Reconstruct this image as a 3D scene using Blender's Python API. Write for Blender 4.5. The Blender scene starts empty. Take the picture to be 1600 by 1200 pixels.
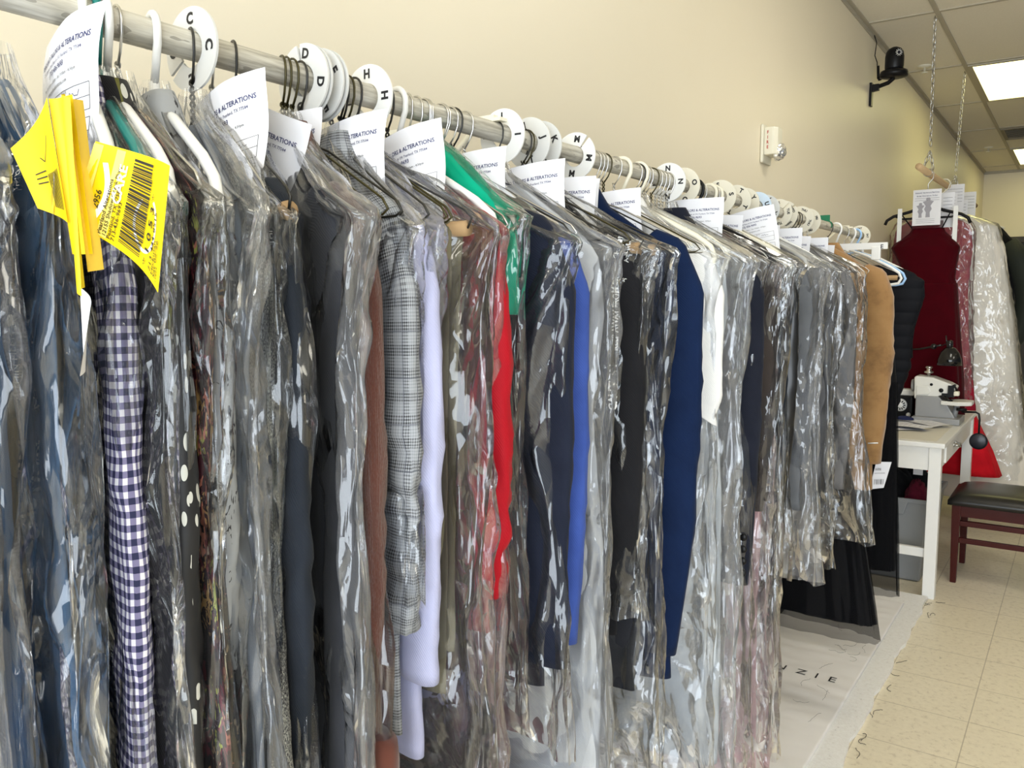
import bpy, bmesh, math, random
import numpy as np
from mathutils import Vector, Matrix, Euler

sc = bpy.context.scene
COL = sc.collection
PI = math.pi

# ------------------------------------------------------------------ camera
CAM_H = 1.47
F_PX = 1300.0
Yc = np.array([898.0, 132.0, F_PX]); Yc /= np.linalg.norm(Yc)
_p = math.atan2(132.0, F_PX)
Zc = np.array([0, math.cos(_p), -math.sin(_p)])
Xc = np.cross(Yc, Zc)
if Xc[0] < 0: Xc = -Xc
M3 = np.stack([Xc, Yc, Zc], 1)                 # rows: right, up, forward in world axes
cam_data = bpy.data.cameras.new('camera')
cam_data.sensor_fit = 'HORIZONTAL'
cam_data.sensor_width = 36.0
cam_data.lens = 36.0 * F_PX / 1600.0
cam_data.clip_start = 0.02
cam = bpy.data.objects.new('camera', cam_data)
COL.objects.link(cam)
R = Matrix(((M3[0][0], M3[1][0], -M3[2][0]),
            (M3[0][1], M3[1][1], -M3[2][1]),
            (M3[0][2], M3[1][2], -M3[2][2])))
cam.matrix_world = Matrix.Translation((0, 0, CAM_H)) @ R.to_4x4()
sc.camera = cam

# ------------------------------------------------------------------ world, daylight, exposure
sc.view_settings.view_transform = 'Standard'
sc.view_settings.look = 'None'
sc.view_settings.gamma = 1.0
sc.view_settings.use_curve_mapping = False
sc.view_settings.exposure = 0.22
try:
    sc.cycles.transparent_max_bounces = 16
    sc.cycles.max_bounces = 6
    sc.cycles.use_denoising = True
    sc.cycles.sample_clamp_indirect = 6.0
except Exception:
    pass
world = bpy.data.worlds.new('daylight_sky')
sc.world = world
world.use_nodes = True
world.node_tree.nodes['Background'].inputs[0].default_value = (0.75, 0.87, 1.0, 1)
world.node_tree.nodes['Background'].inputs[1].default_value = 1.0

def area_light(name, loc, rot, sx, sy, energy, color):
    d = bpy.data.lights.new(name, 'AREA')
    d.shape = 'RECTANGLE'; d.size = sx; d.size_y = sy
    d.energy = energy; d.color = color
    o = bpy.data.objects.new(name, d)
    o.location = loc; o.rotation_euler = rot
    COL.objects.link(o)
    return o
# daylight through the shop front behind the camera
area_light('shopfront_daylight', (1.6, -2.95, 1.5), (PI / 2, 0, 0), 4.6, 2.5, 235, (0.84, 0.92, 1.0))
TROFFER_W = 3.6
NEAR_TROFFER_W = 9.0

# ------------------------------------------------------------------ node helper
class NT:
    def __init__(s, name):
        s.m = bpy.data.materials.new(name); s.m.use_nodes = True
        s.t = s.m.node_tree; s.t.nodes.clear()
        s.out = s.t.nodes.new('ShaderNodeOutputMaterial')
    def n(s, typ, ins=None, **props):
        nd = s.t.nodes.new('ShaderNode' + typ)
        for k, v in props.items(): setattr(nd, k, v)
        if ins:
            for k, v in ins.items():
                sk = nd.inputs[k]
                if isinstance(v, bpy.types.NodeSocket): s.t.links.new(v, sk)
                elif isinstance(v, (tuple, list)) and len(v) == 3 and sk.type == 'RGBA': sk.default_value = (*v, 1)
                else: sk.default_value = v
        return nd
    def math(s, op, a, b=0.0, c=0.0):
        return s.n('Math', {0: a, 1: b, 2: c}, operation=op).outputs[0]
    def mix(s, fac, a, b, blend='MIX'):
        nd = s.t.nodes.new('ShaderNodeMix'); nd.data_type = 'RGBA'; nd.blend_type = blend
        for idx, v in ((0, fac), (6, a), (7, b)):
            sk = nd.inputs[idx]
            if isinstance(v, bpy.types.NodeSocket): s.t.links.new(v, sk)
            elif isinstance(v, (tuple, list)): sk.default_value = (*v, 1) if len(v) == 3 else v
            else: sk.default_value = v
        return nd.outputs[2]
    def ramp(s, fac, stops, interp='LINEAR'):
        nd = s.t.nodes.new('ShaderNodeValToRGB'); cr = nd.color_ramp; cr.interpolation = interp
        while len(cr.elements) < len(stops): cr.elements.new(0.5)
        for e, (p, c) in zip(cr.elements, stops):
            e.position = p; e.color = (*c, 1) if len(c) == 3 else c
        s.t.links.new(fac, nd.inputs[0])
        return nd.outputs[0]
    def uv(s, scale=(1, 1, 1), loc=(0, 0, 0)):
        tc = s.n('TexCoord')
        return s.n('Mapping', {'Vector': tc.outputs['UV'], 'Scale': scale, 'Location': loc}).outputs[0]
    def obj(s, scale=(1, 1, 1)):
        tc = s.n('TexCoord')
        return s.n('Mapping', {'Vector': tc.outputs['Object'], 'Scale': scale}).outputs[0]
    def geo(s, scale=(1, 1, 1)):
        g = s.n('NewGeometry')
        return s.n('Mapping', {'Vector': g.outputs['Position'], 'Scale': scale}).outputs[0]
    def noise(s, vec, scale, detail=2, rough=0.5, dist=0.0):
        return s.n('TexNoise', {'Vector': vec, 'Scale': scale, 'Detail': detail, 'Roughness': rough, 'Distortion': dist}).outputs[0]
    def bump(s, h, strength=0.5, dist=0.002):
        return s.n('Bump', {'Height': h, 'Strength': strength, 'Distance': dist}).outputs[0]
    def principled(s, color, rough=0.6, normal=None, **kw):
        ins = {'Base Color': color, 'Roughness': rough}
        if normal is not None: ins['Normal'] = normal
        for k, v in kw.items(): ins[k.replace('_', ' ')] = v
        b = s.n('BsdfPrincipled', ins)
        s.t.links.new(b.outputs[0], s.out.inputs[0])
        return s.m
    def surf(s, sk):
        s.t.links.new(sk, s.out.inputs[0]); return s.m

_plain = {}
def plain(name, col, rough=0.5, metal=0.0, **kw):
    if name in _plain: return _plain[name]
    t = NT(name)
    n = t.noise(t.obj(), 30, 3)
    c = t.mix(t.math('MULTIPLY', n, 0.25), col, tuple(x * 0.8 for x in col))
    m = t.principled(c, rough, Metallic=metal, **kw)
    _plain[name] = m
    return m

def fabric(name, col, rough=0.85, var=0.35, scale=14, weave=900, bump=0.25, sheen=0.15):
    """woven cloth: slight colour variation, fine weave"""
    if name in _plain: return _plain[name]
    t = NT(name); uv = t.uv()
    n = t.noise(uv, scale, 4)
    c = t.mix(n, tuple(max(0, x * (1 - var)) for x in col), tuple(min(1, x * (1 + var)) for x in col))
    w = t.n('TexWave', {'Vector': uv, 'Scale': weave / 6.28, 'Distortion': 1.0}, wave_type='BANDS', bands_direction='DIAGONAL').outputs[1]
    h = t.math('ADD', t.math('MULTIPLY', w, 0.4), n)
    m = t.principled(c, rough, t.bump(h, bump, 0.003), Sheen_Weight=sheen * .3, Specular_IOR_Level=.08)
    _plain[name] = m
    return m

def stripes(t, coord, period, width):
    f = t.math('FRACT', t.math('DIVIDE', coord, period))
    return t.math('LESS_THAN', f, width)

def m_gingham():
    t = NT('navy_gingham_cloth'); sx = t.n('SeparateXYZ', {0: t.uv()})
    a = stripes(t, sx.outputs[0], 0.011, 0.5); b = stripes(t, sx.outputs[1], 0.011, 0.5)
    s = t.math('ADD', a, b)
    c = t.ramp(t.math('DIVIDE', s, 2.0), [(0, (0.80, 0.78, 0.82)), (0.45, (0.22, 0.20, 0.34)), (0.9, (0.018, 0.02, 0.07))], 'CONSTANT')
    return t.principled(c, 0.8)
def m_check(name, base, line, line2, p=0.03):
    t = NT(name); sx = t.n('SeparateXYZ', {0: t.uv()})
    u, v = sx.outputs[0], sx.outputs[1]
    fine = t.math('MULTIPLY', t.math('ADD', stripes(t, u, 0.0036, 0.5), stripes(t, v, 0.0036, 0.5)), 0.5)
    zu = stripes(t, u, p, 0.45); zv = stripes(t, v, p, 0.45)
    z = t.math('MULTIPLY', t.math('ADD', zu, zv), 0.5)
    k = t.math('MULTIPLY', fine, t.math('ADD', 0.35, t.math('MULTIPLY', z, 0.9)))
    c = t.mix(k, base, line)
    o = t.math('MAXIMUM', stripes(t, u, p * 2, 0.035), stripes(t, v, p * 2, 0.035))
    c = t.mix(t.math('MULTIPLY', o, 0.6), c, line2)
    return t.principled(c, 0.85)
def m_polka():
    t = NT('black_cloth_with_white_dabs'); uv = t.uv((1, 0.7, 1))
    vo = t.n('TexVoronoi', {'Vector': uv, 'Scale': 60, 'Randomness': 0.8})
    d = t.math('LESS_THAN', vo.outputs['Distance'], 0.36)
    n = t.math('GREATER_THAN', t.noise(uv, 9, 2), 0.46)
    oliv = t.mix(t.math('GREATER_THAN', t.noise(t.uv((1, .25, 1)), 5, 1), 0.62), (0.012, 0.012, 0.014), (0.11, 0.11, 0.012))
    c = t.mix(t.math('MULTIPLY', d, n), oliv, (0.6, 0.6, 0.55))
    return t.principled(c, 0.6)
def m_brocade():
    t = NT('burgundy_gold_brocade'); uv = t.uv()
    w = t.n('TexNoise', {'Vector': uv, 'Scale': 40, 'Detail': 3, 'Distortion': 1.5})
    vo = t.n('TexVoronoi', {'Vector': t.mix(0.12, uv, w.outputs['Color']), 'Scale': 33}, feature='F1')
    cc = t.n('SeparateXYZ', {0: vo.outputs['Color']}).outputs[0]
    c = t.ramp(cc, [(0, (0.05, 0.006, 0.014)), (0.25, (0.13, 0.016, 0.03)), (0.42, (0.45, 0.27, 0.10)), (0.58, (0.012, 0.01, 0.012)), (0.7, (0.42, 0.15, 0.11)), (0.84, (0.30, 0.33, 0.06)), (0.93, (0.62, 0.45, 0.28))], 'CONSTANT')
    edge = t.math('GREATER_THAN', vo.outputs['Distance'], 0.55)
    c = t.mix(edge, c, (0.02, 0.008, 0.012))
    return t.principled(c, 0.5, Metallic=0.15)
def m_birds():
    t = NT('grey_cloth_with_black_birds'); uv = t.uv()
    n1 = t.noise(uv, 55, 2, 0.6, 1.6); n2 = t.noise(uv, 12, 1)
    k = t.math('MULTIPLY', t.math('GREATER_THAN', n1, 0.60), t.math('GREATER_THAN', n2, 0.47))
    return t.principled(t.mix(k, (0.30, 0.31, 0.32), (0.03, 0.03, 0.035)), 0.8)
def m_boucle():
    t = NT('speckled_grey_boucle'); uv = t.uv()
    n1 = t.noise(uv, 330, 3, 0.8); n2 = t.noise(t.uv((1, .6, 1)), 7, 2)
    k = t.math('ADD', t.math('MULTIPLY', t.math('SUBTRACT', n1, 0.5), 4.0), t.math('ADD', t.math('MULTIPLY', t.math('SUBTRACT', n2, 0.5), 2.4), 0.5))
    c = t.ramp(k, [(0.1, (0.02, 0.02, 0.025)), (0.5, (0.28, 0.28, 0.27)), (0.9, (0.72, 0.72, 0.62))])
    return t.principled(c, 0.95, t.bump(n1, 0.8, 0.004))
def m_knit(name, a, b):
    t = NT(name); uv = t.uv((1, 0.12, 1))
    n = t.noise(uv, 330, 3, 0.65); n2 = t.noise(t.uv(), 12, 3)
    c = t.mix(t.math('MULTIPLY', t.math('ADD', n, n2), 0.5), a, b)
    return t.principled(c, 0.95, t.bump(n, 0.9, 0.004), Sheen_Weight=0.3)
def m_suede():
    t = NT('tan_suede'); uv = t.uv()
    n = t.noise(uv, 9, 5, 0.6); n2 = t.noise(uv, 300, 2)
    c = t.ramp(n, [(.3, (.15, .075, .026)), (.5, (.27, .145, .052)), (.75, (.32, .18, .07))])
    return t.principled(c, 0.95, t.bump(t.math('ADD', n, t.math('MULTIPLY', n2, .2)), 0.3, 0.004), Sheen_Weight=0.2)
def m_sheer(name, col, alpha):
    t = NT(name)
    a = t.n('BsdfTransparent', {0: (1, 1, 1)}); b = t.n('BsdfDiffuse', {0: col})
    return t.surf(t.n('MixShader', {0: alpha, 1: a.outputs[0], 2: b.outputs[0]}).outputs[0])

def m_film(name, haze=0.034, tint=(0.97, 0.975, 0.98), gloss=1.0, crumple=1.0, hazecol=(0.9, 0.9, 0.92)):
    """clear polythene: mostly see-through, faint milkiness, sharp creases that catch the lights"""
    t = NT(name)
    uv = t.uv(); inf = t.n('ObjectInfo')
    off = t.n('CombineXYZ', {0: t.math('MULTIPLY', inf.outputs['Random'], 7.0), 1: t.math('MULTIPLY', inf.outputs['Random'], 3.0), 2: 0.0})
    v0 = t.n('VectorMath', {0: uv, 1: off.outputs[0]}, operation='ADD').outputs[0]
    wob = t.n('TexNoise', {'Vector': v0, 'Scale': 7.0, 'Detail': 1.0}).outputs
    def vm(op, a_, b_): return t.n('VectorMath', {0: a_, 1: b_}, operation=op).outputs[0]
    v1 = vm('ADD', v0, vm('MULTIPLY', wob['Color'], (0.14, 0.14, 0.0)))
    amt = t.ramp(wob[0], [(0.42, (0.12, 0.12, 0.12)), (0.68, (1, 1, 1))])
    st = t.n('Mapping', {'Vector': v1, 'Scale': (1.0, 0.34, 1.0)}).outputs[0]
    A = t.n('TexVoronoi', {'Vector': st, 'Scale': 22.0}, feature='F1').outputs
    st2 = t.n('Mapping', {'Vector': v1, 'Scale': (1.0, 0.6, 1.0), 'Rotation': (0, 0, 0.5)}).outputs[0]
    B = t.n('TexVoronoi', {'Vector': st2, 'Scale': 60.0}, feature='F1').outputs
    h = t.math('ADD', A['Distance'], t.math('MULTIPLY', t.math('MULTIPLY', B['Distance'], 0.35), amt))
    g = t.n('NewGeometry').outputs['Normal']
    k1 = t.math('MULTIPLY', t.math('ADD', t.math('MULTIPLY', amt, .75), .25), .55 * crumple)
    p1 = t.n('VectorMath', {0: vm('SUBTRACT', A['Color'], (.5, .5, .5)), 'Scale': k1}, operation='SCALE').outputs[0]
    p2 = t.n('VectorMath', {0: vm('SUBTRACT', B['Color'], (.5, .5, .5)), 'Scale': t.math('MULTIPLY', amt, .8 * crumple)}, operation='SCALE').outputs[0]
    gn = vm('NORMALIZE', vm('ADD', vm('ADD', g, p1), p2), (0, 0, 0))
    nrm = t.n('Bump', {'Height': h, 'Strength': 0.45 * crumple, 'Distance': 0.012, 'Normal': gn}).outputs[0]
    tr = t.n('BsdfTransparent', {0: tint})
    df = t.n('BsdfDiffuse', {0: hazecol, 'Normal': nrm})
    tl = t.n('BsdfTranslucent', {0: hazecol, 'Normal': nrm})
    milk = t.n('MixShader', {0: 0.4, 1: df.outputs[0], 2: tl.outputs[0]})
    hz = t.math('ADD', haze * 0.5, t.math('MULTIPLY', haze * .7, wob[0]))
    face = t.n('LayerWeight', {'Blend': 0.3, 'Normal': nrm}).outputs['Facing']
    hz = t.math('ADD', hz, t.math('MULTIPLY', face, haze * 0.4))
    base = t.n('MixShader', {0: hz, 1: tr.outputs[0], 2: milk.outputs[0]})
    gl = t.n('BsdfGlossy', {0: (1, 1, 1), 'Roughness': 0.085, 'Normal': nrm})
    fr = t.n('Fresnel', {'IOR': 1.5, 'Normal': nrm}).outputs[0]
    fac = t.math('MINIMUM', t.math('MULTIPLY', fr, 1.35 * gloss), 0.85)
    return t.surf(t.n('MixShader', {0: fac, 1: base.outputs[0], 2: gl.outputs[0]}).outputs[0])

# ------------------------------------------------------------------ mesh helpers
def link(name, me, parent=None):
    o = bpy.data.objects.new(name, me); COL.objects.link(o)
    if parent is not None: o.parent = parent
    return o
def mesh_obj(name, verts, faces, mats, parent=None, smooth=True, fmat=None, uvs=None):
    me = bpy.data.meshes.new(name)
    me.from_pydata([tuple(v) for v in verts], [], [tuple(f) for f in faces])
    for m in (mats if isinstance(mats, (list, tuple)) else [mats]): me.materials.append(m)
    if smooth: me.polygons.foreach_set('use_smooth', [True] * len(me.polygons))
    if fmat is not None: me.polygons.foreach_set('material_index', list(fmat))
    if uvs is not None:
        l = me.uv_layers.new(name='UVMap')
        vi = np.zeros(len(me.loops), dtype=np.int32); me.loops.foreach_get('vertex_index', vi)
        l.data.foreach_set('uv', np.asarray(uvs, dtype=np.float32)[vi].ravel())
    me.update()
    return link(name, me, parent)
def tag(o, label=None, cat=None, group=None, kind=None):
    if label: o['label'] = label
    if cat: o['category'] = cat
    if group: o['group'] = group
    if kind: o['kind'] = kind
    return o
def thing(name, label, cat, loc=(0, 0, 0), rz=0.0, group=None):
    o = bpy.data.objects.new(name, None); COL.objects.link(o)
    o.empty_display_size = 0.05
    o.location = loc; o.rotation_euler = (0, 0, rz)
    return tag(o, label, cat, group)

class MB:
    """collects solids that become ONE mesh"""
    def __init__(s): s.v = []; s.f = []; s.m = []; s.sm = []
    def add(s, verts, faces, mi=0, smooth=False):
        b = len(s.v); s.v += [tuple(v) for v in verts]
        for f in faces: s.f.append(tuple(b + i for i in f)); s.m.append(mi); s.sm.append(smooth)
        return s
    def box(s, lo, hi, mi=0):
        x0, y0, z0 = lo; x1, y1, z1 = hi
        v = [(x0, y0, z0), (x1, y0, z0), (x1, y1, z0), (x0, y1, z0), (x0, y0, z1), (x1, y0, z1), (x1, y1, z1), (x0, y1, z1)]
        return s.add(v, [(0, 3, 2, 1), (4, 5, 6, 7), (0, 1, 5, 4), (1, 2, 6, 5), (2, 3, 7, 6), (3, 0, 4, 7)], mi)
    def hexa(s, v8, mi=0):
        return s.add(v8, [(0, 3, 2, 1), (4, 5, 6, 7), (0, 1, 5, 4), (1, 2, 6, 5), (2, 3, 7, 6), (3, 0, 4, 7)], mi)
    def tube(s, pts, r, n=8, mi=0, closed=False, cap=True):
        P = [Vector(p) for p in pts]; N = len(P)
        rs = r if isinstance(r, (list, tuple)) else [r] * N
        rings = []; up = None
        for i in range(N):
            if closed: t = P[(i + 1) % N] - P[i - 1]
            else: t = P[min(i + 1, N - 1)] - P[max(i - 1, 0)]
            t.normalize()
            if up is None:
                up = Vector((0, 0, 1)) if abs(t.z) < 0.9 else Vector((1, 0, 0))
            a = (up - t * up.dot(t))
            if a.length < 1e-5: a = t.orthogonal()
            a.normalize(); up = a; b = t.cross(a)
            rings.append([P[i] + (a * math.cos(2 * PI * k / n) + b * math.sin(2 * PI * k / n)) * rs[i] for k in range(n)])
        v = [p for r_ in rings for p in r_]; f = []
        for i in range(N if closed else N - 1):
            j = (i + 1) % N
            for k in range(n): f.append((i * n + k, i * n + (k + 1) % n, j * n + (k + 1) % n, j * n + k))
        if cap and not closed:
            f.append(tuple(range(n))[::-1]); f.append(tuple((N - 1) * n + k for k in range(n)))
        return s.add(v, f, mi, True)
    def lathe(s, prof, axis='z', c=(0, 0, 0), n=24, mi=0, mat=None):
        v = []; f = []
        for (r, h) in prof:
            for k in range(n):
                a = 2 * PI * k / n
                p = (r * math.cos(a), r * math.sin(a), h)
                if axis == 'y': p = (p[0], p[2], p[1])
                if axis == 'x': p = (p[2], p[0], p[1])
                if mat is not None: p = tuple(mat @ Vector(p))
                v.append((p[0] + c[0], p[1] + c[1], p[2] + c[2]))
        for i in range(len(prof) - 1):
            for k in range(n): f.append((i * n + k, i * n + (k + 1) % n, (i + 1) * n + (k + 1) % n, (i + 1) * n + k))
        if prof[0][0] > 1e-6: f.append(tuple(range(n))[::-1])
        if prof[-1][0] > 1e-6: f.append(tuple((len(prof) - 1) * n + k for k in range(n)))
        return s.add(v, f, mi, True)
    def prism(s, poly, axis, a, b, mi=0):
        """poly in the two other axes (cyclic order), extruded along axis from a to b"""
        n = len(poly)
        def P(p, h):
            return {'x': (h, p[0], p[1]), 'y': (p[0], h, p[1]), 'z': (p[0], p[1], h)}[axis]
        v = [P(p, a) for p in poly] + [P(p, b) for p in poly]
        f = [tuple(range(n))[::-1], tuple(range(n, 2 * n))] + [(i, (i + 1) % n, n + (i + 1) % n, n + i) for i in range(n)]
        return s.add(v, f, mi)
    def build(s, name, mats, parent=None, bevel=0.0, seg=2, loc=None):
        me = bpy.data.meshes.new(name)
        me.from_pydata(s.v, [], s.f)
        for m in (mats if isinstance(mats, (list, tuple)) else [mats]): me.materials.append(m)
        me.polygons.foreach_set('material_index', s.m)
        me.polygons.foreach_set('use_smooth', s.sm)
        bm = bmesh.new(); bm.from_mesh(me)
        bmesh.ops.recalc_face_normals(bm, faces=bm.faces)
        if bevel > 0:
            es = [e for e in bm.edges if len(e.link_faces) == 2 and e.calc_face_angle(0) > 0.6]
            bmesh.ops.bevel(bm, geom=es, offset=bevel, segments=seg, affect='EDGES', profile=0.6)
        bm.to_mesh(me); bm.free()
        o = link(name, me, parent)
        if loc is not None: o.location = loc
        return o

# text as flat geometry
_txt = {}
def text_geo(body, size, bold=0.0, align='LEFT', res=2):
    key = (body, size, bold, align, res)
    if key in _txt: return _txt[key]
    c = bpy.data.curves.new('lettering', 'FONT')
    c.body = body; c.size = size; c.offset = bold * size; c.align_x = align; c.resolution_u = res
    o = bpy.data.objects.new('lettering', c); COL.objects.link(o)
    dg = bpy.context.evaluated_depsgraph_get(); dg.update()
    me = bpy.data.meshes.new_from_object(o.evaluated_get(dg))
    v = [(p.co.x, p.co.y) for p in me.vertices]; f = [tuple(p.vertices) for p in me.polygons]
    bpy.data.objects.remove(o); bpy.data.curves.remove(c); bpy.data.meshes.remove(me)
    _txt[key] = (v, f)
    return _txt[key]

class Flat:
    """flat artwork (x right, y up) collected with material indices, then mapped onto a surface"""
    def __init__(s): s.v = []; s.f = []; s.m = []
    def rect(s, x0, y0, x1, y1, mi): return s.poly([(x0, y0), (x1, y0), (x1, y1), (x0, y1)], mi)
    def poly(s, pts, mi):
        b = len(s.v); s.v += list(pts); s.f.append(tuple(range(b, b + len(pts)))); s.m.append(mi); return s
    def line(s, a, b, w, mi):
        dx, dy = b[0] - a[0], b[1] - a[1]; L = math.hypot(dx, dy) or 1
        nx, ny = -dy / L * w / 2, dx / L * w / 2
        n = max(1, int(L / 0.02))
        for i in range(n):
            t0, t1 = i / n, (i + 1) / n
            p = (a[0] + dx * t0, a[1] + dy * t0); q = (a[0] + dx * t1, a[1] + dy * t1)
            s.poly([(p[0] + nx, p[1] + ny), (p[0] - nx, p[1] - ny), (q[0] - nx, q[1] - ny), (q[0] + nx, q[1] + ny)], mi)
        return s
    def path(s, pts, w, mi):
        for a, b in zip(pts[:-1], pts[1:]): s.line(a, b, w, mi)
        return s
    def text(s, body, x, y, size, mi, bold=0.0, align='LEFT', rot=0.0, res=2, sx=1.0):
        v, f = text_geo(body, size, bold, align, res)
        b = len(s.v); c, sn = math.cos(rot), math.sin(rot)
        s.v += [(x + c * p[0] * sx - sn * p[1], y + sn * p[0] * sx + c * p[1]) for p in v]
        for q in f: s.f.append(tuple(b + i for i in q)); s.m.append(mi)
        return s
    def onto(s, fn, mb, off=0.0006):
        mb.add([fn(x, y, off) for (x, y) in s.v], [], 0)
        b = len(mb.v) - len(s.v)
        for f, m in zip(s.f, s.m): mb.f.append(tuple(b + i for i in f)); mb.m.append(m); mb.sm.append(False)

# gradient noise on arrays
def perlin(x, y, seed=0):
    rs = np.random.RandomState(seed); perm = rs.permutation(512); ang = rs.rand(512) * 2 * np.pi
    x0 = np.floor(x).astype(int); y0 = np.floor(y).astype(int); fx = x - x0; fy = y - y0
    def g(ix, iy, dx, dy):
        h = perm[(perm[ix % 512] + iy) % 512]; return np.cos(ang[h]) * dx + np.sin(ang[h]) * dy
    u = fx * fx * fx * (fx * (fx * 6 - 15) + 10); v = fy * fy * fy * (fy * (fy * 6 - 15) + 10)
    a = g(x0, y0, fx, fy); b = g(x0 + 1, y0, fx - 1, fy); c = g(x0, y0 + 1, fx, fy - 1); d = g(x0 + 1, y0 + 1, fx - 1, fy - 1)
    return (a + u * (b - a)) + v * ((c + u * (d - c)) - (a + u * (b - a)))
def cells(x, y, cell, seed):
    """distance to the nearest of jittered feature points: creased facets"""
    rs = np.random.RandomState(seed)
    x = x / cell; y = y / cell
    jx = rs.rand(64, 64); jy = rs.rand(64, 64)
    xi = np.floor(x).astype(int); yi = np.floor(y).astype(int); best = np.full(x.shape, 9.0)
    for dx in (-1, 0, 1):
        for dy in (-1, 0, 1):
            a = xi + dx; b = yi + dy
            px = a + jx[a % 64, b % 64]; py = b + jy[a % 64, b % 64]
            best = np.minimum(best, np.hypot(x - px, y - py))
    return best * cell

def grid_normals(P):
    du = np.roll(P, -1, 1) - np.roll(P, 1, 1)
    dv = np.gradient(P, axis=0)
    n = np.cross(du, -dv); l = np.linalg.norm(n, axis=2, keepdims=True); l[l < 1e-9] = 1
    return n / l

def loft(prof, rows, seg, power=0.75):
    """prof: list of (t, uc, hw, T, vc) with t depth below the rod; returns the grid P, arclength S and depth"""
    pr = np.array(prof, float); ts = np.interp(np.linspace(0, 1, rows), np.linspace(0, 1, len(pr)), pr[:, 0])
    # even spacing in arc length of the outline
    fine = np.linspace(pr[0, 0], pr[-1, 0], 400)
    hw_f = np.interp(fine, pr[:, 0], pr[:, 2]); L = np.concatenate([[0], np.cumsum(np.hypot(np.diff(fine), np.diff(hw_f)))])
    ts = np.interp(np.linspace(0, L[-1], rows), L, fine)
    uc, hw, T, vc = (np.interp(ts, pr[:, 0], pr[:, k]) for k in (1, 2, 3, 4))
    a = np.linspace(0, 2 * np.pi, seg, endpoint=False)
    cu = np.sign(np.cos(a)) * np.abs(np.cos(a)) ** power; cv = np.sign(np.sin(a)) * np.abs(np.sin(a)) ** power
    P = np.zeros((rows, seg, 3))
    P[:, :, 0] = uc[:, None] + hw[:, None] * cu[None]
    P[:, :, 1] = vc[:, None] + T[:, None] * cv[None]
    P[:, :, 2] = -ts[:, None]
    W = float(hw.max())
    S = np.interp(a, [0, np.pi, 2 * np.pi], [0, 2 * W, 4 * W])[None].repeat(rows, 0)
    return P, S, ts[:, None].repeat(seg, 1), a

def grid_mesh(name, P, S, D, mats, parent=None, cap=True, extra=None):
    rows, seg, _ = P.shape
    v = P.reshape(-1, 3)
    i = np.arange(rows - 1)[:, None]; j = np.arange(seg)[None]; j2 = (j + 1) % seg
    q = np.stack([i * seg + j + 0 * i, (i + 1) * seg + j, (i + 1) * seg + j2, i * seg + j2], -1).reshape(-1, 4)
    faces = [tuple(x) for x in q.tolist()]
    # uv per loop (seam at the last column)
    uvl = np.stack([np.stack([S[0][j + 0 * i], -D[i, j]], -1), np.stack([S[0][j + 0 * i], -D[i + 1, j]], -1),
                    np.stack([np.where(j2 == 0, S[0][-1] + (S[0][1] - S[0][0]), S[0][j2]) + 0 * i, -D[i + 1, j2]], -1),
                    np.stack([np.where(j2 == 0, S[0][-1] + (S[0][1] - S[0][0]), S[0][j2]) + 0 * i, -D[i, j2]], -1)], 2).reshape(-1, 2).tolist()
    verts = v.tolist(); fm = [0] * len(faces)
    if cap:
        for r, rev in ((0, False), (rows - 1, True)):
            c = P[r].mean(0); verts.append(c.tolist()); ci = len(verts) - 1
            for k in range(seg):
                a, b = r * seg + k, r * seg + (k + 1) % seg
                faces.append((ci, a, b) if not rev else (ci, b, a)); fm.append(0)
                uvl += [[S[0][k], -D[r, k]]] * 3
    nsm = len(faces)
    if extra is not None:
        b = len(verts); verts += extra[0]
        for f, m in zip(extra[1], extra[2]):
            faces.append(tuple(b + k for k in f)); fm.append(m); uvl += [[0, 0]] * len(f)
    me = bpy.data.meshes.new(name); me.from_pydata(verts, [], faces)
    for m in (mats if isinstance(mats, (list, tuple)) else [mats]): me.materials.append(m)
    me.polygons.foreach_set('use_smooth', [True] * nsm + [False] * (len(faces) - nsm))
    me.polygons.foreach_set('material_index', fm)
    l = me.uv_layers.new(name='UVMap'); l.data.foreach_set('uv', np.asarray(uvl, dtype=np.float32).ravel())
    me.update()
    return link(name, me, parent)

def folds(P, S, D, amp, freq, seed, grow=1.0, wr=0.0):
    """long hanging folds growing towards the hem, plus small wrinkles"""
    n = grid_normals(P)
    d = perlin(S * freq, D * 1.1, seed) + 0.5 * perlin(S * freq * 2.1, D * 2.0, seed + 1)
    t = (D - D.min()) / (D.max() - D.min() + 1e-6)
    h = amp * d * (1 - grow + grow * np.clip(t * 1.6, 0, 1))
    if wr: h = h + wr * (np.abs(perlin(S * 16 + 2 * D, D * 14, seed + 2)) - 0.25) * 2
    return P + n * h[..., None]

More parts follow.
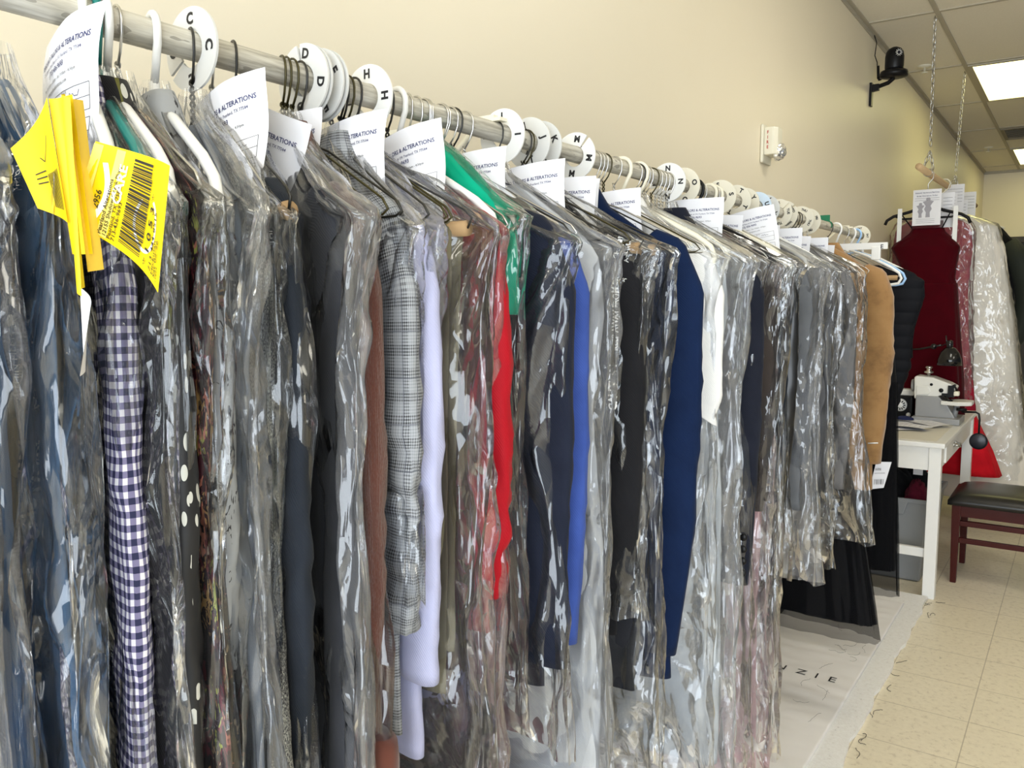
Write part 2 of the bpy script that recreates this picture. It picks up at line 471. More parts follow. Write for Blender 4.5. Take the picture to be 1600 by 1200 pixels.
def sleeve_grid(w, L, side, seed, ru=0.045, rv=0.018, t0=0.19, lean=0.02, rows=46, seg=26, wr=0.004, cuff=0.8):
    """arm tube hanging from the shoulder tip"""
    o_ = w + .015 - ru
    ctrl = [(side * (o_ - 0.05), t0 - .02, 0.55), (side * (o_ - 0.018), t0 + 0.012, 0.86), (side * o_, t0 + 0.08, 1.0), (side * (o_ + lean * .3), t0 + 0.28, 0.92),
            (side * (o_ + lean * 0.1), t0 + 0.28 + (L - t0 - 0.28) * .5, 0.86), (side * (o_ - lean * .4), L, cuff)]
    cu = np.array(ctrl); tt = np.linspace(0, 1, len(cu)); k = np.linspace(0, 1, rows)
    from_t = lambda c: np.interp(k, tt, cu[:, c])
    U, Tt, Rr = from_t(0), from_t(1), from_t(2)
    a = np.linspace(0, 2 * np.pi, seg, endpoint=False)
    P = np.zeros((rows, seg, 3))
    tu = np.gradient(U); tz = np.gradient(-Tt); l = np.hypot(tu, tz); tu /= l; tz /= l
    nu_, nz_ = -tz, tu
    rrow = ru * Rr
    P[:, :, 0] = U[:, None] + nu_[:, None] * rrow[:, None] * np.cos(a)[None]
    P[:, :, 2] = -Tt[:, None] + nz_[:, None] * rrow[:, None] * np.cos(a)[None]
    P[:, :, 1] = rv * np.sign(np.sin(a)) * np.abs(np.sin(a)) ** 0.8 * np.ones((rows, 1))
    S = (a / (2 * np.pi) * 2.6 * ru * 2)[None].repeat(rows, 0) + 0.1 * side
    D = Tt[:, None].repeat(seg, 1)
    n = grid_normals(P)
    if side < 0: n = -n
    h = 0.004 * perlin(S * 20, D * 3, seed) + wr * (np.abs(perlin(S * 18 + D * 3, D * 20, seed + 5)) - 0.2) * np.exp(-((D - (t0 + 0.33)) / 0.22) ** 2) * 2.5 + wr * perlin(S * 10, D * 9, seed + 9)
    return P + n * h[..., None], S, D

# ------------------------------------------------------------------ shared materials
M_WHITE = plain('white_plastic', (0.80, 0.80, 0.78), 0.35)
M_BLACKP = plain('black_plastic', (0.005, 0.005, 0.006), 0.35, Specular_IOR_Level=.25)
M_INK = plain('black_ink', (0.012, 0.012, 0.014), 0.6)
M_NAVYINK = plain('navy_ink', (0.03, 0.035, 0.13), 0.6)
M_PENCIL = plain('pen_ink', (0.06, 0.06, 0.09), 0.6)
M_PAPER = plain('white_paper', (0.80, 0.80, 0.84), 0.8)
M_SILVER = plain('bare_steel_wire', (0.62, 0.61, 0.58), 0.3, 1.0)
M_BLACKW = plain('black_coated_wire', (0.012, 0.011, 0.008), 0.35)
M_GOLDW = plain('dark_gold_wire', (0.05, 0.042, 0.012), 0.32, 0.5)
M_GREENP = plain('green_plastic', (0.0, 0.16, 0.14), 0.35)
M_BLUEP = plain('pale_blue_plastic', (0.34, 0.55, 0.85), 0.35)
M_KRAFT = plain('brown_cardboard', (0.36, 0.23, 0.11), 0.8)
M_CREAMP = plain('cream_plastic', (0.80, 0.76, 0.62), 0.4)
M_PRINT = plain('white_film_print', (0.85, 0.86, 0.86), 0.6)
M_FILM = m_film('clear_polythene_film')
M_FILM_MILK = m_film('milky_polythene_film', haze=0.13)
M_FILM_HEAVY = m_film('cloudy_polythene_film', haze=0.28)
M_FILM_THIN = m_film('thin_polythene_film', haze=0.022)
M_FILM_PINK = m_film('faint_pink_polythene_film', haze=0.12, hazecol=(0.9, 0.72, 0.76))

ROD_X, ROD_Z, ROD_R = -0.82, 1.745, 0.0155

# ------------------------------------------------------------------ hangers
def hook_pts(r, drop=0.04, n=12, tip=205):
    pts = []
    for k in range(n + 1):
        a = math.radians(tip - (tip - 0) * k / n)
        pts.append((r * math.cos(a), 0, r * math.sin(a)))
    pts += [(r * 0.95, 0, -0.012), (r * 0.55, 0, -0.028), (0.001, 0, -drop)]
    return pts
_hang = {}
def hanger_mesh(kind):
    if kind in _hang: return _hang[kind]
    parts = []
    def wire(m, tube=False):
        mb = MB(); mb.tube(hook_pts(ROD_R + 0.0025), 0.0015, 6)
        for ph in (0, PI):
            mb.tube([(0.0022 * math.cos(ph + k * 0.9), 0.0022 * math.sin(ph + k * 0.9), -0.036 - 0.0022 * k) for k in range(20)], 0.0014, 5)
        parts.append(('hook', mb.build('hook', m).data))
        fb = MB()
        if tube:
            fb.tube([(0, 0, -0.078), (0.10, 0, -0.122), (0.2, 0, -0.168), (0.212, 0, -0.178), (0.205, 0, -0.19)], 0.0015, 6)
            fb.tube([(0, 0, -0.078), (-0.10, 0, -0.122), (-0.2, 0, -0.168), (-0.212, 0, -0.178), (-0.205, 0, -0.19)], 0.0015, 6)
            parts.append(('shoulder_wire', fb.build('shoulder_wire', m).data))
            tb = MB(); tb.tube([(-0.205, 0, -0.19), (0.205, 0, -0.19)], 0.0095, 12)
            parts.append(('cardboard_tube', tb.build('cardboard_tube', M_KRAFT).data))
        else:
            fb.tube([(0, 0, -0.078), (0.06, 0, -0.098), (0.19, 0, -0.166), (0.2, 0, -0.178), (0.19, 0, -0.183), (-0.19, 0, -0.183), (-0.2, 0, -0.178), (-0.19, 0, -0.166), (-0.06, 0, -0.098), (0, 0, -0.078)], 0.0015, 6)
            parts.append(('shoulder_wire', fb.build('shoulder_wire', m).data))
    def plastic(m, s=1.0):
        mb = MB(); mb.tube(hook_pts(ROD_R + 0.005, 0.05), 0.0042, 10); mb.tube([(0, 0, -0.048), (0, 0, -0.075)], 0.0055, 10)
        parts.append(('hook', mb.build('hook', m).data))
        fb = MB()
        fb.tube([(0, 0, -0.072), (0.07, 0, -0.098), (0.16, 0, -0.146), (0.19, 0, -0.168), (0.2, 0, -0.19), (0.19, 0, -0.21), (0.165, 0, -0.215), (-0.165, 0, -0.215), (-0.19, 0, -0.21), (-0.2, 0, -0.19), (-0.19, 0, -0.168), (-0.16, 0, -0.146), (-0.07, 0, -0.098), (0, 0, -0.072)], 0.0055, 10)
        parts.append(('frame', fb.build('frame', m).data))
    {'silver': lambda: wire(M_SILVER), 'black': lambda: wire(M_BLACKW), 'gold': lambda: wire(M_GOLDW),
     'silver_tube': lambda: wire(M_SILVER, True), 'black_tube': lambda: wire(M_BLACKW, True), 'gold_tube': lambda: wire(M_GOLDW, True),
     'white_plastic': lambda: plastic(M_WHITE), 'green_plastic': lambda: plastic(M_GREENP), 'blue_plastic': lambda: plastic(M_BLUEP), 'black_plastic': lambda: plastic(M_BLACKP), 'cream_plastic': lambda: plastic(M_CREAMP)}[kind]()
    for o in [o for o in COL.objects if o.type == 'MESH' and o.data in [p[1] for p in parts]]: bpy.data.objects.remove(o)
    _hang[kind] = parts
    return parts
KNAME = {'silver': 'silver wire hanger', 'black': 'black wire hanger', 'gold': 'dark gold wire hanger', 'silver_tube': 'silver wire hanger with a brown cardboard tube',
         'black_tube': 'black wire hanger with a brown cardboard tube', 'gold_tube': 'dark gold wire hanger with a brown cardboard tube', 'white_plastic': 'white plastic hanger', 'green_plastic': 'green plastic hanger',
         'blue_plastic': 'pale blue plastic hanger', 'black_plastic': 'black plastic hanger', 'cream_plastic': 'cream plastic hanger'}
def hanger(kind, y, rz, label, group=None):
    t = thing('clothes_hanger', label, 'hanger', (ROD_X, y, ROD_Z), rz, group)
    for n, me in hanger_mesh(kind): link(n, me, t)
    return t

# ------------------------------------------------------------------ garments
def g_root(g):
    return thing(g['name'], g['label'], g['cat'], (ROD_X, g['y'], ROD_Z + g.get('dz', 0)), -math.radians(g['th']), g.get('group'))
def b_jacket(g):
    r = g_root(g); w = g['w']; L = g['L']; s = g['seed']; m = g['mat']; T = g.get('T', 0.018)
    P, S, D, a = loft([(.084, 0, .042, T * .8, 0), (.096, 0, .062, T, 0), (.178, 0, w - .06, T, 0), (.21, 0, w - .04, T, 0), (.33, 0, w - .05, T * 1.1, 0), (.5, 0, w - .045, T * 1.1, 0), (g.get('BL', L), 0, w - .03, T * 1.15, 0)], 56, 56)
    P = folds(P, S, D, .006, 9, s, 1, .002)
    grid_mesh('body', P, S, D, m, r)
    for side in (1, -1):
        P, S, D = sleeve_grid(w, g.get('SL', L - .03), side, s + side, g.get('ru', .045), g.get('rv', T + .002), wr=g.get('wr', .004), cuff=g.get('cuff', .8), lean=g.get('lean', .02))
        sl = grid_mesh('sleeve', P, S, D, g.get('smat', m), r)
        if g.get('buttons'):
            for k in range(g['buttons']):
                z = -(g.get('SL', L - .03) - .03 - .028 * k)
                MB().lathe([(0, -.003), (.008, -.003), (.009, 0), (.008, .003), (0, .0035)], 'y', (side * (w - .012), -.021, z), 12).build('button', M_BLACKP, sl)
        if g.get('ribs'):
            Lc = g.get('SL', L - .03); k = 12
            mb = MB(); mb.lathe([(.8, 0), (.86, -.02), (.84, -.06), (.8, -.075)], 'z', (0, 0, 0), 40)
            vv = [(side * (w - .01) + x * .05, y * .024, -Lc + .012 + z) for (x, y, z) in [(v[0] * (1 + .03 * math.sin(20 * math.atan2(v[1], v[0]))), v[1] * (1 + .05 * math.sin(20 * math.atan2(v[1], v[0]))), v[2]) for v in mb.v]]
            mesh_obj('cuff', vv, mb.f, m, sl)
    if not g.get('collar', True): return r
    P, S, D, a = loft([(.064, 0, .046, .014, 0), (.078, 0, .054, .019, 0), (.10, 0, .068, .022, 0), (.115, 0, .08, .02, 0)], 8, 32)
    grid_mesh('collar', P, S, D, g.get('cmat', m), r)
    return r
def b_dress(g):
    r = g_root(g); w = g['w']; L = g['L']; s = g['seed']; T = g.get('T', .018)
    hem = g.get('hem', w)
    P, S, D, a = loft([(.09, 0, .05, T * .7, 0), (.105, 0, .075, T, 0), (.18, 0, w - .03, T, 0), (.21, 0, w - .01, T, 0), (.3, 0, w, T, 0), (.45, 0, w - .02, T, 0), (.7, 0, (w + hem) / 2, T * 1.2, 0), (L, 0, hem, T * 1.4, 0)], 90, 72)
    P = folds(P, S, D, g.get('fold', .010), g.get('freq', 14), s, .7, .0025)
    grid_mesh('body', P, S, D, g['mat'], r)
    if g.get('straps', True):
        for sd in (1, -1): MB().tube([(sd * .05, 0, -.09), (sd * .06, -.006, -.11), (sd * .1, -T, -.16)], .004, 6).build('strap', g['mat'], r)
    return r
def b_trousers(g):
    r = g_root(g); w = g['w']; L = g['L']; s = g['seed']; T = g.get('T', .016); t0 = g.get('t0', .18)
    for k, (dv, LL) in enumerate(((-T * .55, L), (T * .55, L - .05))):
        P, S, D, a = loft([(t0, 0, w - .02, T * .3, dv * .4), (t0 + .012, 0, w - .012, T * .55, dv), (t0 + .2, 0, w - .02, T * .6, dv), (LL, 0, w - .03, T * .6, dv)], 60, 48)
        P = folds(P, S, D, .005, 7, s + k, 1, .002)
        grid_mesh('leg', P, S, D, g['mat'], r)
    return r
BUILD = {'jacket': b_jacket, 'dress': b_dress, 'trousers': b_trousers}

# ------------------------------------------------------------------ polythene covers
def bag(g, label, w, L, T=.024, film=None, seed=0, flare=.02, corner=.045, prints=(), rows=130, seg=150, amp=1.0, ct=.195, group=None, name='garment_bag'):
    pr = [(.05, 0, .022, .010, 0), (.072, 0, .03, .014, 0), (.092, 0, .062, .016, 0), (ct - .025, 0, w - .012, .017, 0), (ct, 0, w + corner, .009, 0), (ct + .02, 0, w + corner * .8, .014, 0),
          (ct + .09, 0, w + .028, T, 0), (ct + .3, 0, w + .022, T, 0), (L * .75, 0, w + .02 + flare * .5, T * 1.05, 0), (L, 0, w + .02 + flare, T * 1.1, 0)]
    P, S, D, a = loft(pr, rows, seg, .55)
    n = grid_normals(P)
    U = P[:, :, 0]
    # creased facets, long hanging pleats, and pulls fanning out from the two shoulder corners
    rs = np.random.RandomState(seed)
    S2 = S + .06 * perlin(S * 5, D * 4, seed + 3)
    h = cells(S2 + 3, D * .32 + 2, .085, seed) - .042
    h2 = cells(S2 * 1.0 + 9, (D + S) * .7 + 5, .04, seed + 1) - .02
    mask = np.clip(.45 + 1.6 * perlin(S * 4, D * 3, seed + 7), .1, 1.2)
    h = h * .32 + h2 * .30 * mask
    h += .010 * (np.abs(perlin(S * 13 + .4 * perlin(S * 3, D * 2, seed), D * .8, seed + 4)) - .22)
    for sd in (1, -1):
        du = U - sd * (w + corner); dz = D - ct
        rr = np.hypot(du, dz) + 1e-4; th = np.arctan2(dz, -sd * du)
        h += .016 * np.abs(perlin(th * 4.5 + 10, rr * 2.0 + 5, seed + 11)) * np.exp(-((rr - .10) / .13) ** 2)
    env = np.clip((D - .05) / .10, .15, 1) * amp
    h = h * env + .002
    low = np.clip((D - .9 * L) / (.1 * L), 0, 1)
    P = P + n * h[..., None]
    P[:, :, 2] += (.02 * perlin(S * 9, D * 0 + 2.2, seed + 21)) * low
    extra = None
    if prints:
        N = grid_normals(P); mb = MB()
        frontcols = [k for k in range(seg) if a[k] >= PI]
        def fn_for():
            def fn(x, y, off):
                # x = across (u), y = -depth, on the side that faces the aisle end (-v)
                t = -y
                ri = float(np.interp(t, D[:, 0], np.arange(rows)))
                r0 = int(min(rows - 2, ri)); fr = ri - r0
                us = P[r0, frontcols, 0]
                ci = float(np.interp(x, us, frontcols)); c0 = int(ci); fc = ci - c0; c1 = (c0 + 1) % seg
                c0 %= seg
                q = (P[r0, c0] * (1 - fr) + P[r0 + 1, c0] * fr) * (1 - fc) + (P[r0, c1] * (1 - fr) + P[r0 + 1, c1] * fr) * fc
                nn = N[r0, c0]
                return tuple(q + nn * off)
            return fn
        fl = Flat()
        for (txt, u, t, size, rot, bold) in prints: fl.text(txt, u, -t, size, 1, bold, 'LEFT', rot)
        fl.onto(fn_for(), mb, .0012)
        extra = (mb.v, mb.f, mb.m)
    o = grid_mesh(name, P, S, D, [film or M_FILM, M_PRINT], None, cap=False, extra=extra)
    o.location = (ROD_X, g['y'], ROD_Z + g.get('dz', 0) * .8); o.rotation_euler = (0, 0, -math.radians(g['th']))
    tag(o, label, 'garment bag', group)
    return o

# ------------------------------------------------------------------ work tickets
def ticket_art(rs):
    f = Flat(); W, H = .14, .216
    f.text('PEARLAND TAILORS & ALTERATIONS', W / 2, -.030, .0078, 1, .018, 'CENTER', 0, 2, .92)
    f.text('12155 Shadow Creek Pkwy. # 130, Pearland, TX 77584', W / 2, -.0385, .0052, 1, .006, 'CENTER', 0, 1, .85)
    f.text('(713) 436-9693', W / 2, -.047, .0074, 1, .016, 'CENTER', 0, 2, .95)
    f.text('Mon - Fri: 8:30am - 6:00pm  -  Sat.: 9:00am - 4:30pm', W / 2, -.056, .0048, 2, .0, 'CENTER', 0, 1, .85)
    f.text('www.pearlandalterations.com', W / 2, -.0635, .0055, 2, .0, 'CENTER', 0, 1, .85)
    x0, x1 = .010, W - .010; lw = .0005
    def box(a, b, c, d):
        for p, q in (((a, b), (c, b)), ((c, b), (c, d)), ((c, d), (a, d)), ((a, d), (a, b))): f.line(p, q, lw, 2)
    box(x0, -.071, x1, -.095); f.line((x0, -.083), (x1, -.083), lw, 2); f.line((.088, -.071), (.088, -.083), lw, 2)
    f.line((.048, -.083), (.048, -.095), lw, 2); f.line((.092, -.083), (.092, -.095), lw, 2)
    f.text('NAME', x0 + .001, -.0745, .0032, 2, 0, 'LEFT', 0, 1); f.text('DATE', .089, -.0745, .0032, 2, 0, 'LEFT', 0, 1)
    box(x0, -.102, x1, -.205); f.line((x0, -.114), (x1, -.114), lw, 2)
    f.text('DESCRIPTION', .03, -.1095, .0042, 2, 0, 'LEFT', 0, 1); f.text('PRICE', .0835, -.1095, .0042, 2, 0, 'LEFT', 0, 1); f.text('AMOUNT', .1045, -.1095, .0042, 2, 0, 'LEFT', 0, 1)
    for xx in (.081, .102): f.line((xx, -.102), (xx, -.205), lw, 2)
    for k in range(1, 9): f.line((x0, -.114 - .0101 * k), (x1, -.114 - .0101 * k), lw * .7, 2)
    f.line((.121, -.114), (.121, -.205), lw * .7, 2)
    for (sx_, sy_, n) in ((.022, -.0805, 22), (.1, -.080, 8), (.014, -.0925, 7), (.02, -.128, 16)):
        pts = [(sx_ + k * .0024, sy_ + rs.uniform(-.001, .0055) * (1 if k % 2 else .2)) for k in range(n)]
        f.path(pts, .0006, 3)
    return f
_tk = {}
def ticket_mesh(v):
    if v in _tk: return _tk[v]
    rs = random.Random(50 + v)
    tilt = [0.10, -0.05, 0.22, -0.42, 0.02][v]; cur = [.018, .006, .026, .03, .01][v]; cx = [.07, .09, .06, .07, .08][v]
    ct, st = math.cos(tilt), math.sin(tilt)
    def fn(x, y, off):
        q = -y / .216
        bend = .014 * math.sin(PI * x / .14 * .9 + .3 * v) * (.4 + q) - cur * max(0, (x / .14 - .55)) ** 2 * 5 * (1 - q) + .004 * math.sin(9 * q + v)
        X = x - cx; Yy = y + .012
        return (X * ct - Yy * st, -.004 - .02 * q - bend * .8 - off, X * st + Yy * ct)
    mb = MB(); nx, ny = 12, 16
    mb.add([fn(.14 * i / nx, -.216 * j / ny, 0) for j in range(ny + 1) for i in range(nx + 1)],
           [(j * (nx + 1) + i, (j + 1) * (nx + 1) + i, (j + 1) * (nx + 1) + i + 1, j * (nx + 1) + i + 1) for j in range(ny) for i in range(nx)], 0, True)
    ticket_art(rs).onto(fn, mb, .0005)
    me = bpy.data.meshes.new('work_ticket'); me.from_pydata(mb.v, [], mb.f)
    for m in (M_PAPER, M_NAVYINK, M_INK, M_PENCIL): me.materials.append(m)
    me.polygons.foreach_set('material_index', mb.m); me.polygons.foreach_set('use_smooth', mb.sm)
    _tk[v] = me
    return me
def ticket(y, th, v, label, du=.0, dz=-.055, dv=0.0, group=None, s=1.0):
    o = link('work_ticket', ticket_mesh(v))
    o.location = (ROD_X + du, y + dv, ROD_Z + dz); o.rotation_euler = (0, 0, -math.radians(th)); o.scale = (s, s, s)
    return tag(o, label, 'ticket', group)

# ------------------------------------------------------------------ size divider discs
def disk(y, letter, label, gap=200, mat=None, name='size_divider', rz=0.0, size=1.0, start=0, group=None, tilt=0.0):
    mb = MB(); ro, ri, th = .0445, .0195, .0014
    n = 64; g0 = math.radians(gap + 4); g1 = math.radians(gap - 4) + 2 * PI
    rings = []
    for k in range(n + 1):
        a = g0 + (g1 - g0) * k / n
        c, s = math.cos(a), math.sin(a)
        rings.append([(ro * c, -th, ro * s), (ro * c, th, ro * s), (ri * c, th, ri * s), (ri * c, -th, ri * s)])
    v = [p for r in rings for p in r]; f = []
    for k in range(n):
        for q in range(4): f.append((k * 4 + q, k * 4 + (q + 1) % 4, k * 4 + 4 + (q + 1) % 4, k * 4 + 4 + q))
    f += [(0, 1, 2, 3), (n * 4 + 3, n * 4 + 2, n * 4 + 1, n * 4)]
    mb.add(v, f, 0)
    if letter:
        sz = .0165 * size
        fl = Flat()
        for k in range(4):
            ang = -k * PI / 2 + math.radians(start)
            # text centred at radius .032, upright when at the top
            vtx, fc = text_geo(letter, sz, .045, 'CENTER', 3)
            b = len(fl.v); c, s = math.cos(ang), math.sin(ang)
            fl.v += [(c * x - s * (z + .0325 - sz * .36), s * x + c * (z + .0325 - sz * .36)) for (x, z) in vtx]
            for q in fc: fl.f.append(tuple(b + i for i in q)); fl.m.append(1)
        fl.onto(lambda x, z, off: (x, -th - off, z), mb, .0004)
    me = bpy.data.meshes.new(name); me.from_pydata(mb.v, [], mb.f)
    for m in (mat or M_WHITE, M_INK): me.materials.append(m)
    me.polygons.foreach_set('material_index', mb.m)
    o = link(name, me); o.location = (ROD_X, y, ROD_Z - .0035); o.rotation_euler = (0, tilt, rz)
    return tag(o, label, 'size divider', group)

# ================================================================== THE ROOM
WALL_X, BACK_Y, CEIL_Z, FRONT_Y, RIGHT_X = -1.10, 11.6, 2.99, -3.05, 4.6
def struct(o): return tag(o, kind='structure')
tw = NT('cream_painted_wall'); nz = tw.noise(tw.geo(), 2.0, 3); nf = tw.noise(tw.geo(), 90, 2)
M_WALL = tw.principled(tw.mix(nz, (0.80, 0.72, 0.555), (0.84, 0.76, 0.595)), 0.42, tw.bump(nf, .06, .002))
tf = NT('vinyl_floor_tiles')
gx = tf.n('SeparateXYZ', {0: tf.geo()})
def tileline(t, c, off): 
    f = t.math('FRACT', t.math('DIVIDE', t.math('ADD', c, off), .3048))
    return t.math('LESS_THAN', t.math('MINIMUM', f, t.math('SUBTRACT', 1.0, f)), .006)
ln = tf.math('MAXIMUM', tileline(tf, gx.outputs[0], .256 + 6.096), tileline(tf, gx.outputs[1], -2.885 + 6.096))
sp = tf.noise(tf.geo((1, 1, 1)), 45, 4, .7); big = tf.noise(tf.geo(), 2.2, 3)
cf = tf.ramp(sp, [(.36, (.64, .56, .42)), (.44, (.77, .69, .53)), (.7, (.84, .76, .59))])
cf = tf.mix(tf.math('MULTIPLY', big, .35), cf, (.58, .51, .38))
grit = tf.math('GREATER_THAN', tf.noise(tf.geo((1, .5, 1)), 26, 2, .6, 2.0), .73)
cf = tf.mix(tf.math('MULTIPLY', grit, .35), cf, (.16, .13, .09))
cf = tf.mix(tf.math('MULTIPLY', ln, .55), cf, (.25, .20, .13))
M_WALL2 = plain('unseen_wall_darkened', (.20, .22, .26), .7)  # made-up tone for unseen walls, darkened to cut their reflection in the film
M_FLOOR = tf.principled(cf, 0.38, tf.bump(tf.noise(tf.geo(), 60, 2), .05, .002))
tcl = NT('ceiling_board'); M_CEIL = tcl.principled(tcl.mix(tcl.noise(tcl.geo(), 140, 3, .7), (.74, .69, .58), (.86, .81, .70)), .9)
M_TBAR = plain('ceiling_grid_paint', (.46, .42, .33), .6)

def slab(name, lo, hi, m): return struct(MB().box(lo, hi).build(name, m))
slab('wall_left', (WALL_X - .12, FRONT_Y, 0), (WALL_X, BACK_Y, 3.1), M_WALL)
slab('floor', (WALL_X - .12, FRONT_Y - .12, -.1), (RIGHT_X + .12, BACK_Y + .12, 0), M_FLOOR)
slab('ceiling', (WALL_X - .12, FRONT_Y - .12, CEIL_Z), (RIGHT_X + .12, BACK_Y + .12, CEIL_Z + .1), M_CEIL)
slab('wall_right', (RIGHT_X, FRONT_Y, 0), (RIGHT_X + .12, BACK_Y, 3.1), M_WALL2)
# back wall with a dark doorway
bw = MB(); bw.box((WALL_X - .12, BACK_Y, 0), (-.80, BACK_Y + .12, 3.1)).box((-.80, BACK_Y, 2.16), (1.1, BACK_Y + .12, 3.1)).box((1.1, BACK_Y, 0), (RIGHT_X + .12, BACK_Y + .12, 3.1))
struct(bw.build('wall_back', M_WALL))
M_DOOR = plain('dark_brown_door_paint', (.035, .028, .014), .45)
db = MB(); db.box((-.78, BACK_Y + .03, .01), (.15, BACK_Y + .075, 2.14)).box((.16, BACK_Y + .03, .01), (1.08, BACK_Y + .075, 2.14))
dd = struct(db.build('door_1', M_DOOR, bevel=.004))
fr = MB(); fr.box((-.85, BACK_Y - .015, 0), (-.78, BACK_Y + .12, 2.2)).box((1.08, BACK_Y - .015, 0), (1.15, BACK_Y + .12, 2.2)).box((-.85, BACK_Y - .015, 2.14), (1.15, BACK_Y + .12, 2.21))
struct(fr.build('trim_1', M_DOOR, bevel=.004))
# front wall with the shop window behind the camera
fw = MB(); fw.box((WALL_X - .12, FRONT_Y - .12, 0), (-.75, FRONT_Y, 3.1)).box((3.95, FRONT_Y - .12, 0), (RIGHT_X + .12, FRONT_Y, 3.1)).box((-.75, FRONT_Y - .12, 2.8), (3.95, FRONT_Y, 3.1)).box((-.75, FRONT_Y - .12, 0), (3.95, FRONT_Y, .2))
struct(fw.build('wall_front', M_WALL2))
wf = MB()
for x in (-.75, .8, 2.37, 3.89): wf.box((x, FRONT_Y - .09, .2), (x + .06, FRONT_Y - .03, 2.8))
for z in (.2, 2.74): wf.box((-.69, FRONT_Y - .09, z), (3.89, FRONT_Y - .03, z + .06))
struct(wf.build('window_1', plain('grey_window_metal', (.3, .3, .3), .4, .6)))
# ceiling grid
cg = MB()
for k in range(-1, 9): 
    x = -.74 + .61 * k
    if x > WALL_X: cg.box((x - .012, FRONT_Y, CEIL_Z - .006), (x + .012, BACK_Y, CEIL_Z + .002))
for k in range(-7, 7):
    y = 5.05 + 1.22 * k
    if FRONT_Y < y < BACK_Y: cg.box((WALL_X, y - .012, CEIL_Z - .0055), (RIGHT_X, y + .012, CEIL_Z + .002))
struct(cg.build('trim_2', M_TBAR))
ca = MB(); ca.box((WALL_X, FRONT_Y, CEIL_Z - .03), (WALL_X + .006, BACK_Y, CEIL_Z)).box((WALL_X, FRONT_Y, CEIL_Z - .008), (WALL_X + .024, BACK_Y, CEIL_Z)).box((WALL_X, BACK_Y - .024, CEIL_Z - .03), (RIGHT_X, BACK_Y, CEIL_Z))
struct(ca.build('trim_3', M_TBAR))
slab('baseboard_left', (WALL_X, FRONT_Y, 0), (WALL_X + .008, BACK_Y, .1), plain('dark_vinyl_base', (.06, .05, .04), .5))

# fluorescent troffers
def emit_mat(name, col, s):
    t = NT(name); n = t.noise(t.obj(), 3, 1)
    e = t.n('Emission', {0: t.mix(n, col, tuple(x * .93 for x in col)), 1: s}); return t.surf(e.outputs[0])
M_TROF = emit_mat('lit_warm_diffuser', (1.0, .93, .42), TROFFER_W)
M_TROF2 = emit_mat('lit_white_diffuser', (1.0, .95, .82), NEAR_TROFFER_W)
def troffer(x, y, label, m):
    t = thing('ceiling_light', label, 'ceiling light', (x, y, CEIL_Z - .012))
    f = MB(); a, b = .29, .595
    f.box((-a, -b, -.002), (a, -b + .03, .014)).box((-a, b - .03, -.002), (a, b, .014)).box((-a, -b + .03, -.002), (-a + .025, b - .03, .014)).box((a - .025, -b + .03, -.002), (a, b - .03, .014))
    f.build('frame', M_TBAR, t)
    MB().box((-a + .025, -b + .03, .002), (a - .025, b - .03, .008)).build('diffuser', m, t)
troffer(-.435, 6.88, 'lit fluorescent ceiling panel nearest the hanging chains', M_TROF)
troffer(-.435, 10.54, 'lit fluorescent ceiling panel farthest back beyond the ceiling vent', M_TROF)
for x, y, w in ((2.005, 3.22, 'over the middle of the shop floor'), (2.005, -.44, 'out on the floor near the shop window'), (.175, 3.22, 'beside the middle of the clothes rail'), (.175, -.44, 'above the near end of the clothes rail')):
    troffer(x - .0, y, 'lit fluorescent ceiling panel ' + w, M_TROF2)
# vent
M_VENT = plain('grey_vent_metal', (.24, .21, .15), .6)
v = thing('ceiling_vent', 'dull square ceiling vent grille between the two lit panels', 'vent', (-.435, 9.05, CEIL_Z - .012))
f = MB(); f.box((-.29, -.29, -.002), (.29, -.26, .012)).box((-.29, .26, -.002), (.29, .29, .012)).box((-.29, -.26, -.002), (-.26, .26, .012)).box((.26, -.26, -.002), (.29, .26, .012)); f.build('frame', M_VENT, v)
f = MB()
for k in range(10): f.hexa([(-.26, -.25 + .05 * k, 0), (.26, -.25 + .05 * k, 0), (.26, -.215 + .05 * k, .01), (-.26, -.215 + .05 * k, .01), (-.26, -.25 + .05 * k, .003), (.26, -.25 + .05 * k, .003), (.26, -.215 + .05 * k, .013), (-.26, -.215 + .05 * k, .013)])
f.build('louvre', M_VENT, v)
# sprinkler heads
for (x, y, w) in ((-.96, 6.16, 'between the wall and the hanging chains'), (-.90, 9.75, 'far along the ceiling past the vent')):
    s = thing('fire_sprinkler', 'small white ceiling sprinkler ' + w, 'sprinkler', (x, y, CEIL_Z))
    MB().lathe([(.045, 0), (.045, -.004), (.02, -.012), (.01, -.014)], n=20).build('escutcheon', M_CREAMP, s)
    mb = MB(); mb.lathe([(.008, -.01), (.006, -.04), (.022, -.042), (.022, -.046), (0, -.047)], n=14); mb.build('head', M_CREAMP, s)

# ================================================================== THE RAIL
tr = NT('worn_galvanised_pipe'); v0 = tr.obj((1, .06, 1))
n1 = tr.noise(v0, 120, 4, .7); n2 = tr.noise(tr.obj((1, .4, 1)), 9, 3); n3 = tr.noise(tr.obj((1, .35, 1)), 60, 2)
c = tr.ramp(n1, [(.35, (.20, .18, .14)), (.5, (.46, .43, .36)), (.7, (.66, .64, .57))])
c = tr.mix(tr.math('MULTIPLY', tr.math('GREATER_THAN', n3, .66), .7), c, (.10, .085, .06))
c = tr.mix(tr.math('MULTIPLY', n2, .4), c, (.7, .68, .6))
M_RAIL = tr.principled(c, .5, tr.bump(n1, .15, .001), Metallic=.1)
rl = thing('clothes_rail', 'long worn grey pipe rail carrying the bagged clothes along the wall', 'clothes rail', (ROD_X, 0, ROD_Z))
mb = MB(); mb.tube([(0, y, 0) for y in np.linspace(-1.4, 3.95, 24)], ROD_R, 24); mb.build('pipe', M_RAIL, rl)
